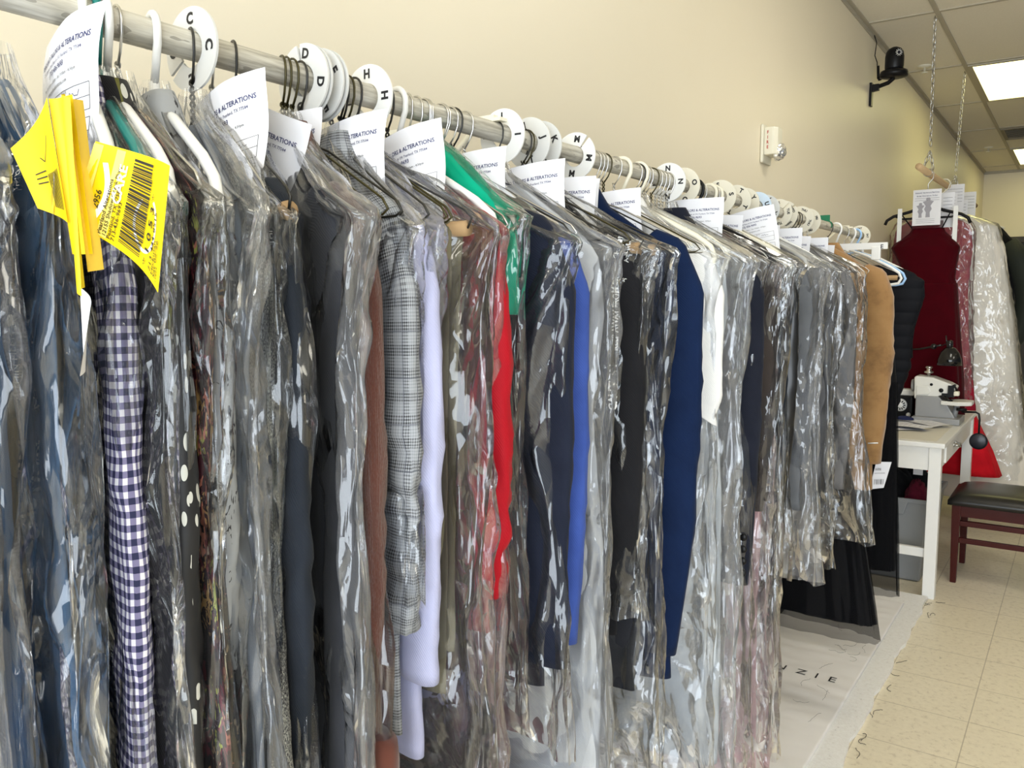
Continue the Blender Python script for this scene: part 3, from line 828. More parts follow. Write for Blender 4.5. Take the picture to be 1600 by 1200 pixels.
MB().lathe([(.0158, 0), (.0175, .002), (.0175, .028), (.015, .03), (0, .03)], 'y', (0, 3.93, 0), 24).build('end_cap', M_WHITE, rl)
for y in (-.9, 1.14, 3.62):
    b = MB(); b.box((WALL_X - ROD_X, y - .012, -.22), (WALL_X - ROD_X + .012, y + .012, .06)); b.box((WALL_X - ROD_X, y - .006, .018), (.004, y + .006, .026)); b.box((-.02, y - .01, .0145), (.02, y + .01, .02))
    b.tube([(WALL_X - ROD_X + .008, y, -.19), (-.03, y, .016)], .005, 8)
    b.build('bracket', M_CREAMP, rl)

# ================================================================== THE CLOTHES
DN = lambda *c: c
GS = [
 dict(k='jacket', name='shirt', cat='shirt', y=.30, th=19, w=.21, L=.72, mat=m_check('dark_plaid_cloth', (.012, .012, .03), (.35, .34, .40), (.05, .05, .10), .022), d='dark navy plaid shirt at the near end of the rail', h='silver'),
 dict(k='dress', name='dress', cat='dress', y=.335, th=18.5, w=.21, L=1.35, hem=.25, mat=fabric('denim_blue_cloth', (.028, .085, .19)), bw=-0.005, d='long denim blue dress nearest the camera', h='silver'),
 dict(k='dress', name='dress', cat='dress', y=.375, th=18, w=.215, L=1.3, hem=.24, fold=.012, freq=9, mat=fabric('steel_blue_cloth', (.055, .125, .24), .7), bw=.010, d='long steel blue satin dress behind the denim one', h='silver'),
 dict(k='jacket', name='shirt', cat='shirt', y=.455, th=24, w=.20, L=1.05, SL=1.0, mat=m_gingham(), bw=-0.012, d='navy and white gingham shirt beside the yellow tags', h='white_plastic', cuff=.75),
 dict(k='jacket', name='coat', cat='coat', y=.468, th=20, w=.20, L=1.2, SL=.95, mat=fabric('charcoal_cloth', (.014, .014, .017)), d='charcoal grey coat next to the gingham shirt', h='green_plastic'),
 dict(k='jacket', name='blouse', cat='blouse', y=.478, th=17.5, w=.20, L=1.1, SL=.85, mat=m_polka(), bw=-.02, d='black blouse with white dabs and olive patches', h='white_plastic'),
 dict(k='dress', name='dress', cat='dress', y=.49, th=13.5, w=.21, L=1.35, hem=.23, mat=m_brocade(), bw=-0.012, d='burgundy and gold brocade dress', h='silver', straps=False),
 dict(k='jacket', name='blouse', cat='blouse', y=.53, th=19, w=.19, L=.68, SL=.62, mat=m_birds(), bw=-.02, d='pale grey blouse printed with black birds', h='white_plastic'),
 dict(k='dress', name='dress', cat='dress', y=.575, th=23.5, w=.19, L=1.3, mat=fabric('silver_blue_satin', (.20, .24, .31), .45), d='silver grey satin dress', h='black'),
 dict(k='dress', name='coat', cat='coat', y=.60, th=23.5, w=.205, L=1.36, hem=.225, fold=.006, mat=m_boucle(), bw=-.02, d='long speckled black and white boucle coat', h='silver', straps=False),
 dict(k='jacket', name='coat', cat='coat', y=.63, th=24.5, w=.21, L=.95, SL=.74, mat=fabric('dark_slate_wool', (.018, .022, .030)), collar=False, bw=-.022, d='dark slate wool coat just before the slate grey suit jacket', h='black_tube'),
 dict(k='jacket', name='suit_jacket', cat='jacket', y=.70, th=25, w=.21, L=1.1, SL=.8, mat=fabric('grey_suiting', (.045, .047, .055)), collar=False, d='slate grey suit jacket beside the rust dress', h='gold'),
 dict(k='jacket', name='sweater_dress', cat='dress', y=.706, th=18, w=.21, L=.95, SL=.77, mat=m_knit('rust_brown_knit', (.045, .010, .005), (.13, .032, .015)), bw=-0.03, d='rust brown knitted sweater dress', h='gold', ribs=True, ru=.06),
 dict(k='jacket', name='blazer', cat='jacket', y=.78, th=21.5, w=.21, L=.8, SL=.66, mat=m_check('glen_plaid_cloth', (.36, .38, .41), (.018, .018, .022), (.10, .11, .14), .026), bw=-0.022, d='grey glen plaid blazer with a gathered cuff', h='black', wr=.008),
 dict(k='jacket', name='shirt', cat='shirt', y=.80, th=16, w=.20, L=.85, SL=.74, wr=.006, mat=fabric('lavender_cotton', (.43, .44, .63), .8, .12), bw=-0.03, d='lavender shirt behind the glen plaid blazer', h='black', cuff=.9),
 dict(k='trousers', name='trousers', cat='trousers', y=.82, th=5, w=.20, L=.78, mat=fabric('olive_khaki_cloth', (.17, .15, .095)), d='olive khaki trousers folded over a cardboard tube', h='black_tube'),
 dict(k='jacket', name='blouse', cat='blouse', y=.925, th=17, w=.222, ru=.055, L=.72, SL=.66, wr=.008, mat=fabric('scarlet_satin', (.37, .008, .016), .5, .2), bw=-0.026, d='scarlet red satin blouse', h='silver'),
 dict(k='dress', name='dress', cat='dress', bw=-.03, y=.945, th=13, w=.175, L=1.35, mat=fabric('mauve_wine_cloth', (.16, .05, .07)), d='wine coloured dress behind the scarlet blouse', h='silver'),
 dict(k='dress', name='skirt', cat='skirt', bw=-.015, y=.965, th=13, dz=.035, w=.20, L=.33, T=.03, fold=.004, straps=False, mat=fabric('emerald_green_satin', (.0, .34, .20), .45), d='folded emerald green satin skirt', h='silver'),
 dict(k='jacket', name='suit_jacket', cat='jacket', y=1.0, th=2, w=.225, L=.84, SL=.80, ru=.068, mat=fabric('midnight_suiting', (.012, .015, .028)), bw=-0.022, d='midnight navy suit jacket with a long broad sleeve', h='silver', cuff=1.0),
 dict(k='jacket', name='shirt', cat='shirt', y=1.06, th=-3, w=.205, L=.82, SL=.80, mat=fabric('royal_blue_cotton', (.045, .085, .33), .8), d='royal blue shirt against the midnight suit jacket', h='silver'),
 dict(k='dress', name='dress', cat='dress', bw=-.01, y=1.14, th=-6, w=.20, L=1.2, hem=.2, mat=fabric('pale_grey_chiffon', (.42, .43, .44), .8), d='pale grey chiffon dress in a clear bag', h='black'),
 dict(k='jacket', name='suit_jacket', cat='jacket', bw=-.015, y=1.25, th=-5, w=.205, L=.86, SL=.78, mat=fabric('black_suiting', (.012, .012, .014)), d='black suit jacket on tubed hangers', h='black_tube'),
 dict(k='trousers', name='trousers', cat='trousers', bw=-.01, y=1.31, th=-5, w=.215, L=.98, mat=fabric('graphite_suiting', (.022, .023, .028)), d='graphite trousers between the black jacket and the cobalt dress', h='black_tube'),
 dict(k='jacket', name='dress', cat='dress', y=1.41, th=-8, w=.235, L=1.0, SL=.95, ru=.062, mat=fabric('cobalt_navy_crepe', (.0045, .013, .046), .75), d='cobalt navy crepe dress with a pointed sleeve hanging free of plastic', h='black', cuff=.55),
 dict(k='jacket', name='shirt', cat='shirt', bw=-.02, y=1.60, th=-8, w=.205, L=.75, SL=.50, ru=.05, mat=fabric('bright_white_cotton', (.80, .80, .80), .8, .06), d='bright white shirt on cream hangers', h='cream_plastic', cuff=1.2),
 dict(k='dress', name='dress', cat='dress', y=1.68, th=-6, w=.20, L=1.3, mat=fabric('ice_white_tulle', (.55, .58, .60), .8, .1), d='ice white dress behind the white shirt', h='cream_plastic'),
 dict(k='jacket', name='blazer', cat='jacket', y=1.83, th=-6, w=.215, L=.8, SL=.93, mat=fabric('navy_blazer_wool', (.014, .016, .026)), bw=-0.02, d='navy blazer with four sleeve buttons', h='silver', buttons=4),
 dict(k='jacket', name='suit_jacket', cat='jacket', y=1.94, th=-6, w=.21, L=.8, SL=.78, mat=fabric('brown_suiting', (.045, .036, .032)), d='dark brown suit jacket', h='silver'),
 dict(k='jacket', name='suit_jacket', cat='jacket', y=2.03, th=-6, w=.21, L=.85, SL=.84, mat=fabric('blue_black_suiting', (.012, .016, .024)), bw=-0.01, d='blue black suit jacket past the brown one', h='silver'),
 dict(k='jacket', name='leather_jacket', cat='jacket', y=2.12, th=-5, w=.21, L=.78, SL=.82, mat=plain('black_leather', (.01, .01, .011), .32), bw=-0.02, d='short black leather jacket', h='silver'),
 dict(k='dress', name='gown', cat='dress', y=2.0, th=-4, w=.17, L=1.62, hem=.19, mat=m_sheer('sheer_coral_pink_tulle', (.75, .45, .47), .68), d='long coral pink gown reaching near the floor', h='black_plastic', fold=.02),
 dict(k='jacket', name='suit_jacket', cat='jacket', y=2.32, th=5, w=.21, L=.85, SL=.85, mat=fabric('steel_grey_suiting', (.13, .135, .145)), d='steel grey suit jacket in a wide puffed bag', h='white_plastic'),
 dict(k='jacket', name='suit_jacket', cat='jacket', y=2.48, th=6, w=.215, L=.85, SL=.84, mat=fabric('mid_grey_flannel', (.10, .10, .105)), d='mid grey flannel jacket, last but one in plastic', h='white_plastic'),
 dict(k='jacket', name='suit_jacket', cat='jacket', y=2.80, th=8, w=.215, L=.9, SL=.88, mat=fabric('ash_grey_suiting', (.17, .165, .165)), d='ash grey jacket, last in plastic before the tan coat', h='silver'),
]
for i, g in enumerate(GS):
    g['seed'] = 11 * i + 3
    g['label'] = g['d'] + (' on the rail' if len(g['d'].split()) < 8 else '')
    g.setdefault('T', .012 if 1 < i < 12 else .017)
    BUILD[g['k']](g)
    hanger(g['h'], g['y'], -math.radians(g['th']), KNAME[g['h']] + ' holding the ' + ' '.join(g['d'].split()[:(9 if len(KNAME[g['h']].split()) < 6 else 5)]))
CAUT = [('CAUTION', .178, .46, .017, PI / 2, .03), ('KEEP AWAY FROM SMALL CHILDREN.', .178, .36, .0125, PI / 2, .012), ('THE THIN FILM MAY CLING TO NOSE AND MOUTH', .192, .36, .0085, PI / 2, .0)]
ES = [('MATERIAL ES DELGADO Y SE PUEDE PEGAR A LA NARIZ', .15, .85, .011, PI / 2, 0), ('E IMPEDIR LA RESPIRACION. ESTA BOLSA NO ES UN JUGUETE', .165, .82, .008, PI / 2, 0), ('PLASTIC', .155, .98, .022, PI / 2, .03)]
BG = [  # garment index, bag bottom depth, film, extra
 (0, .80, M_FILM_HEAVY, dict(corner=.095, ct=.215)), (1, 1.5, M_FILM_THIN, {}), (2, 1.45, M_FILM_THIN, dict(prints=CAUT)), (3, 1.45, M_FILM, dict(prints=ES, amp=1.3)), (4, 1.45, M_FILM, {}),
 (5, 1.4, M_FILM_THIN, {}), (6, 1.45, M_FILM_THIN, {}), (7, .95, M_FILM, {}), (8, 1.45, M_FILM_MILK, {}), (9, 1.5, M_FILM, {}), (10, 1.4, M_FILM_THIN, dict(prints=[(t, u, d - .12, s, r, b) for t, u, d, s, r, b in CAUT])),
 (11, 1.45, M_FILM_MILK, dict(corner=.07)), (12, .85, M_FILM_THIN, {}), (13, .62, M_FILM, {}), (14, .4, M_FILM_MILK, {}), (15, 1.5, M_FILM, dict(amp=1.3)), (16, 1.05, M_FILM_PINK, dict(prints=[(t, u, d - .1, s, r, b) for t, u, d, s, r, b in CAUT[:1]])),
 (17, 1.5, M_FILM_PINK, {}), (18, .9, M_FILM, {}), (19, .95, M_FILM, {}), (21, 1.5, M_FILM_MILK, {}), (22, .82, M_FILM, dict(amp=1.3, prints=CAUT)), (23, 1.45, M_FILM, {}),
 (25, 1.45, M_FILM_MILK, {}), (26, 1.5, M_FILM_MILK, dict(prints=ES)), (27, 1.5, M_FILM, {}), (28, 1.4, M_FILM, {}), (29, 1.3, M_FILM, {}), (30, 1.0, M_FILM, {}), (31, 1.5, M_FILM_PINK, {}),
 (32, 1.05, M_FILM_MILK, dict(amp=1.3)), (33, 1.05, M_FILM, dict(amp=1.3, corner=.03)), (34, 1.05, M_FILM, dict(amp=1.2, corner=.02, flare=.07)),
]
for bi, (i, L, film, ex) in enumerate(BG):
    g = GS[i]; dense = i < 24
    bag(g, 'clear plastic cover over the ' + g['d'], g['w'] + g.get('bw', .012), L, film=film, seed=100 + 7 * i, T=.014 if 1 < i < 12 else .022, rows=150 if dense else 90, seg=170 if dense else 110, **ex)

# ------------------------------------------------------------------ unbagged clothes at the far end of the rail
g = dict(k='jacket', name='coat', cat='coat', y=3.28, th=2, w=.232, L=.98, SL=.875, ru=.062, rv=.045, T=.045, mat=m_suede(), seed=901, label='tan suede coat hanging bare near the end of the rail', cuff=.86, lean=.03, wr=.006)
coat = b_jacket(g)
MB().tube([(.19, -.047, -.80), (.225, -.05, -.795)], .0022, 6).build('basting_stitch', M_WHITE, coat)
hanger('black', 3.30, -.03, 'black wire hanger inside the tan suede coat')
M_BLKCLOTH = fabric('black_cloth', (.006, .006, .007), .8)
# black pleated skirt with a sheer hem
def skirt(name, y, th, w, t0, L, hem, mat, mats, label, seed, sheer):
    r = thing(name, label, 'skirt', (ROD_X, y, ROD_Z), -math.radians(th))
    P, S, D, a = loft([(t0, 0, w, .02, 0), (t0 + .04, 0, w, .022, 0), (t0 + .3, 0, (w + hem) / 2, .035, 0), (L - sheer, 0, hem, .05, 0)], 50, 110)
    P = folds(P, S, D, .016, 26, seed, .7, .001)
    grid_mesh('body', P, S, D, mat, r)
    P, S, D, a = loft([(t0 + .3, 0, (w + hem) / 2 + .006, .04, 0), (L, 0, hem + .02, .06, 0)], 40, 110)
    P = folds(P, S, D, .02, 22, seed + 1, .6, .001)
    grid_mesh('sheer_overlay', P, S, D, mats, r, cap=False)
    mb = MB()
    for sd in (1, -1): MB().box((sd * .1 - .003, -.003, -t0 - .05), (sd * .1 + .003, .003, -.18)).build('hanger_loop', mat, r, bevel=.002)
    return r
M_SHEER = m_sheer('sheer_black_chiffon', (.008, .008, .009), .55)
skirt('skirt', 3.02, 4, .15, .72, 1.455, .28, M_BLKCLOTH, M_SHEER, 'full black skirt with a sheer hem below the last bagged jackets', 921, .06)
skirt('skirt', 3.56, 2, .19, .30, 1.46, .245, M_BLKCLOTH, M_SHEER, 'narrow black chiffon skirt showing behind the tan coat', 931, .10)
h = hanger('silver_tube', 3.02, -.07, 'silver wire hanger carrying the full black skirt')
h = hanger('silver_tube', 3.56, -.03, 'silver wire hanger carrying the narrow black chiffon skirt')
# puffer vest on a blue hanger
r = thing('puffer_vest', 'black quilted puffer vest on the pale blue hanger', 'vest', (ROD_X + .02, 3.84, ROD_Z), 0)
P, S, D, a = loft([(.13, 0, .10, .03, 0), (.17, 0, .20, .035, 0), (.20, 0, .235, .04, 0), (.28, 0, .235, .045, 0), (.38, 0, .205, .05, 0), (.48, 0, .20, .05, 0), (.56, 0, .20, .05, 0), (.66, 0, .17, .05, 0), (.78, 0, .15, .05, 0)], 150, 64)
n = grid_normals(P); hh = .006 * np.sqrt(np.abs(np.sin((D - .13) * PI / .05))) + .003 * perlin(S * 14, D * 16, 5)
M_PUFF = plain('black_quilted_nylon', (.005, .0055, .008), .7, Specular_IOR_Level=.12)
grid_mesh('body', P + n * hh[..., None], S, D, M_PUFF, r)
mb = MB(); mb.tube([(.226, 0, -.20), (.232, 0, -.26), (.212, 0, -.34), (.198, 0, -.40), (.194, 0, -.46), (.198, 0, -.52)], .013, 8); mb.build('armhole_binding', M_PUFF, r)
hanger('blue_plastic', 3.76, 0, 'pale blue plastic hanger in front of the black puffer vest')
for y, lab, k in ((3.66, 'white plastic hanger just before the SAT disc', 'white_plastic'), (3.90, 'white plastic hanger between the SAT disc and the rail end', 'white_plastic'), (3.86, 'silver wire hanger against the black puffer vest', 'silver')):
    hanger(k, y, .06, lab)
# clip hanger with a size card
r = thing('clip_hanger', 'white clip hanger with a printed size tab beside the tan coat', 'hanger', (ROD_X, 3.42, ROD_Z), 0)
mb = MB(); mb.tube(hook_pts(ROD_R + .005, .06), .004, 10); mb.build('hook', M_WHITE, r)
mb = MB(); mb.box((-.17, -.006, -.085), (.19, .006, -.06)); fl = Flat(); fl.text('E', .165, -.083, .022, 1, .02); fl.onto(lambda x, z, o_: (x, -.006 - o_, z), mb, .0006); mb.build('bar', [M_WHITE, M_INK], r)
for u in (-.14, .15): MB().box((u - .016, -.01, -.125), (u + .016, .01, -.075)).build('clip', M_BLACKP if u < 0 else M_WHITE, r, bevel=.003)
o = link('green_tab', None) if False else None
gt = thing('size_tab', 'small green plastic tab clipped on the rail before the blue hanger', 'size tab', (ROD_X, 3.28, ROD_Z))
MB().box((-.055, -.004, .017), (.01, .004, .04)).build('tab', plain('emerald_tab', (.0, .16, .07), .5), gt, bevel=.001)
MB().tube([(-.0225 + .0185 * math.cos(a_) + .0225, 0, .0185 * math.sin(a_)) for a_ in np.linspace(-.4, PI + .4, 12)], .0022, 6).build('clip_ring', plain('emerald_tab', (.0, .16, .07), .5), gt)
# garment tag at the coat cuff
tg = MB(); tg.hexa([(0, 0, 0), (.05, .002, .012), (.05, .003, .012), (0, .001, 0), (.022, -.01, .11), (.075, -.008, .115), (.075, -.007, .115), (.022, -.009, .11)])
f = Flat(); f.text('SIZE', .012, .075, .012, 1); f.text('100% POLYESTER', .010, .062, .005, 1)
for k, wdt in enumerate([2, 1, 1, 3, 1, 2, 1, 1, 2, 3, 1, 1, 2]): f.rect(.012 + k * .0026, .02, .012 + k * .0026 + wdt * .0005, .04, 1)
f.onto(lambda x, z, o_: (x + .2 * z * .9 * .2 + .004, -.0115 * z / .11 - .0012 - o_, z + .24 * x * .6), tg)
o = tg.build('price_tag', [M_PAPER, M_INK]); o.location = (-.640, 3.33, .752); tag(o, 'white printed price tag dangling under the tan coat cuff', 'price tag')

# ------------------------------------------------------------------ spare hangers bunched on the rail
SP = [(.715, 'gold', 'dark gold wire hanger in front of the D disc'), (.728, 'black', 'black wire hanger touching the D disc'), (.795, 'black', 'black wire hanger past the F disc'), (.808, 'gold', 'dark gold wire hanger second past the F disc'), (.822, 'gold', 'dark gold wire hanger just before the H disc'),
      (.885, 'black', 'black wire hanger just past the H disc'), (.905, 'white_plastic', 'white plastic hanger standing past the H disc'), (.962, 'silver', 'silver wire hanger leading the bunch before the I disc'), (.969, 'silver', 'silver wire hanger second in the bunch before the I disc'), (1.002, 'silver', 'silver wire hanger mid bunch before the I disc'), (1.022, 'silver', 'silver wire hanger late in the bunch before the I disc'), (1.032, 'black', 'black wire hanger closing the bunch before the I disc'),
      (1.225, 'black', 'black wire hanger between the I and J discs'), (1.235, 'gold', 'dark gold wire hanger between the I and J discs'),
      (1.475, 'silver', 'silver wire hanger first past the M disc'), (1.49, 'silver', 'silver wire hanger second past the M disc'), (1.505, 'silver', 'silver wire hanger third past the M disc'), (1.52, 'gold', 'dark gold wire hanger fourth past the M disc'), (1.565, 'silver', 'lone silver wire hanger midway from M to N'), (1.66, 'silver', 'silver wire hanger first in the bunch before N'), (1.675, 'black', 'black wire hanger in the bunch before N'), (1.70, 'silver', 'silver wire hanger third in the bunch before N'), (1.715, 'silver', 'silver wire hanger fourth in the bunch before N'), (1.745, 'gold', 'dark gold wire hanger in the bunch before N'), (1.765, 'silver', 'silver wire hanger sixth in the bunch before N'), (1.785, 'silver', 'silver wire hanger seventh in the bunch before N'), (1.805, 'silver', 'silver wire hanger closest to the N disc'),
      (2.09, 'cream_plastic', 'cream plastic hanger before the S disc'), (2.13, 'cream_plastic', 'second cream plastic hanger before the S disc'), (2.80, 'black', 'black wire hanger first past the TUE discs'), (2.83, 'black', 'black wire hanger second past the TUE discs'), (2.86, 'gold', 'dark gold wire hanger third past the TUE discs'), (2.89, 'black', 'black wire hanger fourth past the TUE discs'), (2.955, 'gold', 'dark gold wire hanger touching the THU disc')]
for i, (y, k, lab) in enumerate(SP): hanger(k, y, -math.radians(12 if y < 1 else -5) + .05 * math.sin(i * 2.3), lab)

# ------------------------------------------------------------------ divider discs
M_DISC = plain('grey_white_disc_plastic', (.66, .66, .64), .4); M_DISCB = plain('pale_blue_disc_plastic', (.62, .74, .88), .4); M_DISCC = plain('cream_disc_plastic', (.76, .72, .60), .4)
DISC = [(.577, 'C', 'large white divider disc lettered C', 215, M_DISC, 0, 0), (.735, 'D', 'white divider disc lettered D', 100, M_DISC, 0, 10), (.741, '', 'blank edge divider disc tight behind the D disc', 120, M_DISC, 0, 0), (.760, 'F', 'white divider disc lettered F', 215, M_DISC, 0, -25), (.768, '', 'blank edge divider disc tight behind the F disc', 200, M_DISC, 0, 0), (.848, 'H', 'white divider disc lettered H', 160, M_WHITE, 0, 0),
        (1.165, 'I', 'white divider disc lettered I', 250, M_WHITE, 0, 0), (1.245, 'J', 'white divider disc lettered J', 150, M_DISC, 0, -14), (1.283, 'K', 'white divider disc lettered K', 150, M_DISC, 0, -20), (1.405, 'M', 'white divider disc lettered M', 50, M_WHITE, 0, 10), (1.835, 'N', 'white divider disc lettered N', 200, M_WHITE, 0, 0), (1.92, 'O', 'cream divider disc lettered O', 200, M_DISCC, 0, -14),
        (2.17, 'S', 'cream divider disc lettered S', 200, M_DISCC, 0, -10), (2.29, 'T', 'cream divider disc lettered T, left of the blue one', 180, M_DISCC, 0, 30), (2.36, 'Y', 'cream divider disc lettered Y, touching the blue one', 200, M_DISCC, 0, -30), (2.47, 'U', 'pale blue divider disc lettered U', 200, M_DISCB, 0, -15), (2.55, 'X', 'grey divider disc lettered X', 200, M_DISC, 0, 20),
        (2.68, 'TUE', 'cream divider disc printed TUE', 40, M_DISCC, 0, -8), (2.74, 'WED', 'cream divider disc printed WED', 40, M_DISCC, 0, -30), (2.93, 'THU', 'cream divider disc printed THU', 200, M_DISCC, 0, 22), (3.02, 'FRI', 'cream divider disc printed FRI', 200, M_DISCC, 0, -20), (3.83, 'SAT', 'white divider disc printed SAT at the rail end', 130, M_DISCC, 0, 0)]
for (y, L, lab, gap, m, rz, st) in DISC:
    disk(y, L, lab, gap, m, size=.62 if len(L) > 1 else 1.0, start=-st, rz=rz)

# ------------------------------------------------------------------ work tickets on the hooks
TK = [(.435, 12, 0, 'white work ticket hanging nearest the camera on white hooks', .028, -.032), (.60, 12, 2, 'white work ticket under the C disc', .02, -.062), (.655, 16, 3, 'crumpled white work ticket leaning down under the D disc', .03, -.065), (.722, 10, 4, 'white work ticket half hidden behind the crumpled one', -.01, -.058), (.785, 8, 0, 'white work ticket just past the F disc', .03, -.06), (.815, 6, 1, 'white work ticket under the gold hooks before the H disc', .02, -.062), (.875, 10, 2, 'white work ticket under the white hanger past the H disc', .03, -.066), (.94, 4, 1, 'white work ticket under the bunch of silver hooks', .01, -.06), (1.045, 0, 0, 'white work ticket between the silver bunch and the I disc', .02, -.064),
      (1.20, 0, 0, 'white work ticket below the I and J discs', .03, -.062), (1.30, -4, 4, 'white work ticket below the K disc', .04, -.072), (1.36, -4, 1, 'white work ticket before the M disc', .03, -.066), (1.50, -6, 0, 'white work ticket corner past the M disc', .02, -.075), (1.90, -2, 4, 'broad white work ticket beside the N disc', .05, -.05), (2.10, -4, 1, 'white work ticket below the cream hangers', .04, -.072), (2.25, 0, 2, 'white work ticket in front of the T disc', .04, -.05), (2.40, 0, 4, 'white work ticket below the blue U disc', .03, -.078), (2.52, 0, 4, 'white work ticket below the X disc', .06, -.078), (2.70, 0, 1, 'white work ticket below the TUE disc', .05, -.088), (2.86, 0, 4, 'white work ticket under the black hooks past TUE', .05, -.085), (3.0, 0, 1, 'white work ticket below the FRI disc', .05, -.10)]
for (y, th, v_, lab, du, dz) in TK: ticket(y, th, v_, lab, du, dz, dv=-.004)

# ------------------------------------------------------------------ yellow dry-cleaning tags on the gingham shirt
M_YEL = plain('yellow_paper', (.80, .60, .0), .55); M_YEL2 = plain('pale_yellow_print', (.82, .72, .16), .55); M_WPR = plain('white_print', (.92, .92, .92), .55)
def coons(P00, P10, P11, P01, bulge):
    A, B, C_, D_ = map(Vector, (P00, P10, P11, P01))
    nrm = (B - A).cross(D_ - A).normalized()
    def fn(s, t, off):
        p = A * (1 - s) * (1 - t) + B * s * (1 - t) + C_ * s * t + D_ * (1 - s) * t
        return tuple(p + nrm * (bulge(s, t) + off))
    return fn
def sheet(mb, fn, n=14, mi=0):
    mb.add([fn(i / n, j / n, 0) for j in range(n + 1) for i in range(n + 1)], [(j * (n + 1) + i, j * (n + 1) + i + 1, (j + 1) * (n + 1) + i + 1, (j + 1) * (n + 1) + i) for j in range(n) for i in range(n)], mi, True)
fnY = coons((-.575, .305, 1.523), (-.540, .305, 1.573), (-.470, .312, 1.552), (-.460, .296, 1.474), lambda s, t: .010 * math.sin(PI * t) * (1.0) - .002 * t * t * (1 - s))
mb = MB(); sheet(mb, fnY)
f = Flat()
# art in (s, t): s along the lines of text, t down the tag
ar = 1.55
def tx(body, s, t, size, mi, bold=0.0): 
    v_, fc = text_geo(body, 1.0, bold, 'LEFT', 2); b = len(f.v)
    f.v += [(s + x * size, t - y * size * .62) for x, y in v_]
    for q in fc: f.f.append(tuple(b + i for i in q)); f.m.append(mi)
for a_, b_ in ((.00, .08), (.2, .28)): f.rect(.02, a_, .98, b_, 2)
# looping white ribbon mark
f.path([(.12 + .06 * k / 10, .02 + .13 * (k / 10)) for k in range(11)] + [(.18 + .62 * k / 14, .15 + .06 * math.sin(k / 14 * PI) - .02 * k / 14) for k in range(15)], .045, 3)
f.path([(.40 + .24 * math.cos(u), .66 + .16 * math.sin(u)) for u in np.linspace(.4, 5.6, 26)], .03, 3)
f.v = [(min(1, max(0, s)), min(1, max(0, t))) for s, t in f.v]
f.onto(lambda s, t, o_: fnY(s, t, -o_), mb, .0004)
f = Flat()
tx('CARE', .42, .335, .17, 3, .02); tx('DRY', .46, .27, .06, 3)
tx('Pearland Alterations', .04, .235, .075, 1, .012); tx('12155 Shadow Creek Pkwy', .04, .275, .07, 1, .012); tx('Pearland, TX 77584', .04, .315, .07, 1, .012); tx('713-436-9693', .04, .355, .075, 1, .012)
tx('5 - 2956', .14, .165, .105, 1, .012)
rb = random.Random(4); x_ = .08
while x_ < .95:
    w_ = rb.choice([.008, .008, .014, .02, .026]); f.rect(x_, .39, min(.96, x_ + w_), .66 if .2 < x_ < .8 else .64, 1); x_ += w_ + rb.choice([.007, .01, .016])
tx('* 1 0 5 3 *', .06, .765, .15, 1, .02)
tx('713-444-8515', .06, .83, .09, 1, .012); tx('Hickman', .06, .875, .08, 1, .012); tx('Sat 02-26', .06, .92, .08, 1, .012); tx('ITEM', .05, .96, .055, 1)
f.v = [(min(1, max(0, s)), min(1, max(0, t))) for s, t in f.v]
f.onto(lambda s, t, o_: fnY(s, t, -o_), mb, .0009)
o = mb.build('cleaning_tag', [M_YEL, M_INK, M_YEL2, M_WPR]); tag(o, 'flat yellow cleaning tag with a barcode on the gingham shirt', 'tag')
r = thing('cleaning_tag_booklet', 'folded yellow cleaning tags standing on edge beside the barcode tag', 'tag', (.019, -.014, 0))
SH = [((-.615, .292, 1.570), (-.580, .300, 1.600), (-.574, .306, 1.520), (-.594, .297, 1.530), M_YEL), ((-.580, .300, 1.600), (-.570, .312, 1.602), (-.566, .318, 1.500), (-.572, .306, 1.500), M_YEL), ((-.577, .318, 1.601), (-.566, .309, 1.600), (-.560, .314, 1.488), (-.569, .322, 1.49), plain('orange_paper_edge', (.85, .58, .06), .6)), ((-.570, .306, 1.602), (-.560, .305, 1.598), (-.553, .302, 1.472), (-.562, .308, 1.478), M_YEL)]
for k, (A, B, C_, D_, m) in enumerate(SH):
    fn = coons(A, B, C_, D_, lambda s, t, k=k: .004 * math.sin(PI * s + k))
    mb = MB(); sheet(mb, fn, 8)
    mats = [m, M_INK]
    if k == 0:
        f = Flat(); x_ = .55
        while x_ < .95: f.rect(x_, .55, x_ + .02, .9, 1); x_ += .045
        f.path([(.45, .35), (.55, .42), (.75, .22)], .012, 1)
        for q, tt in enumerate((.5, .56, .62)): f.rect(.25, tt, .52, tt + .014, 1)
        f.onto(lambda s, t, o_: fn(s, t, -o_), mb, .0006)
    mb.build('paper_leaf', mats, r)
fn = coons((-.567, .308, 1.478), (-.545, .303, 1.468), (-.558, .300, 1.42), (-.567, .308, 1.425), lambda s, t: .002 * math.sin(PI * s)); mb = MB(); sheet(mb, fn, 6); mb.build('white_stub', M_PAPER, r)

# ================================================================== WALL FITTINGS
r = thing('fire_alarm_strobe', 'cream fire alarm strobe with a clear lens on the wall', 'fire alarm', (WALL_X, 3.39, 2.085))
MB().box((0, -.058, -.075), (.012, .058, .075)).build('back_plate', M_CREAMP, r, bevel=.008)
mb = MB(); mb.prism([(.012, -.05), (.012, .05), (.05, .042), (.062, .02), (.062, -.03), (.05, -.05)], 'z', -.045, .062); hs = mb.build('housing', [M_CREAMP], r, bevel=.006)
mb = MB(); fl = Flat()
for k, ch in enumerate('FIRE'): fl.text(ch, 0, .035 - k * .019, .017, 0, .03, 'CENTER')
fl.onto(lambda x, z, o_: (.028 + x * .8, -.0515 - o_, z), mb, .0008); mb.build('lettering', plain('red_ink', (.45, .04, .03), .5), hs)
tl = NT('clear_lens'); M_LENS = tl.principled((.9, .9, .9), .06, tl.bump(tl.n('TexVoronoi', {'Vector': tl.obj(), 'Scale': 60.0}).outputs['Distance'], .8, .01), Metallic=.85)
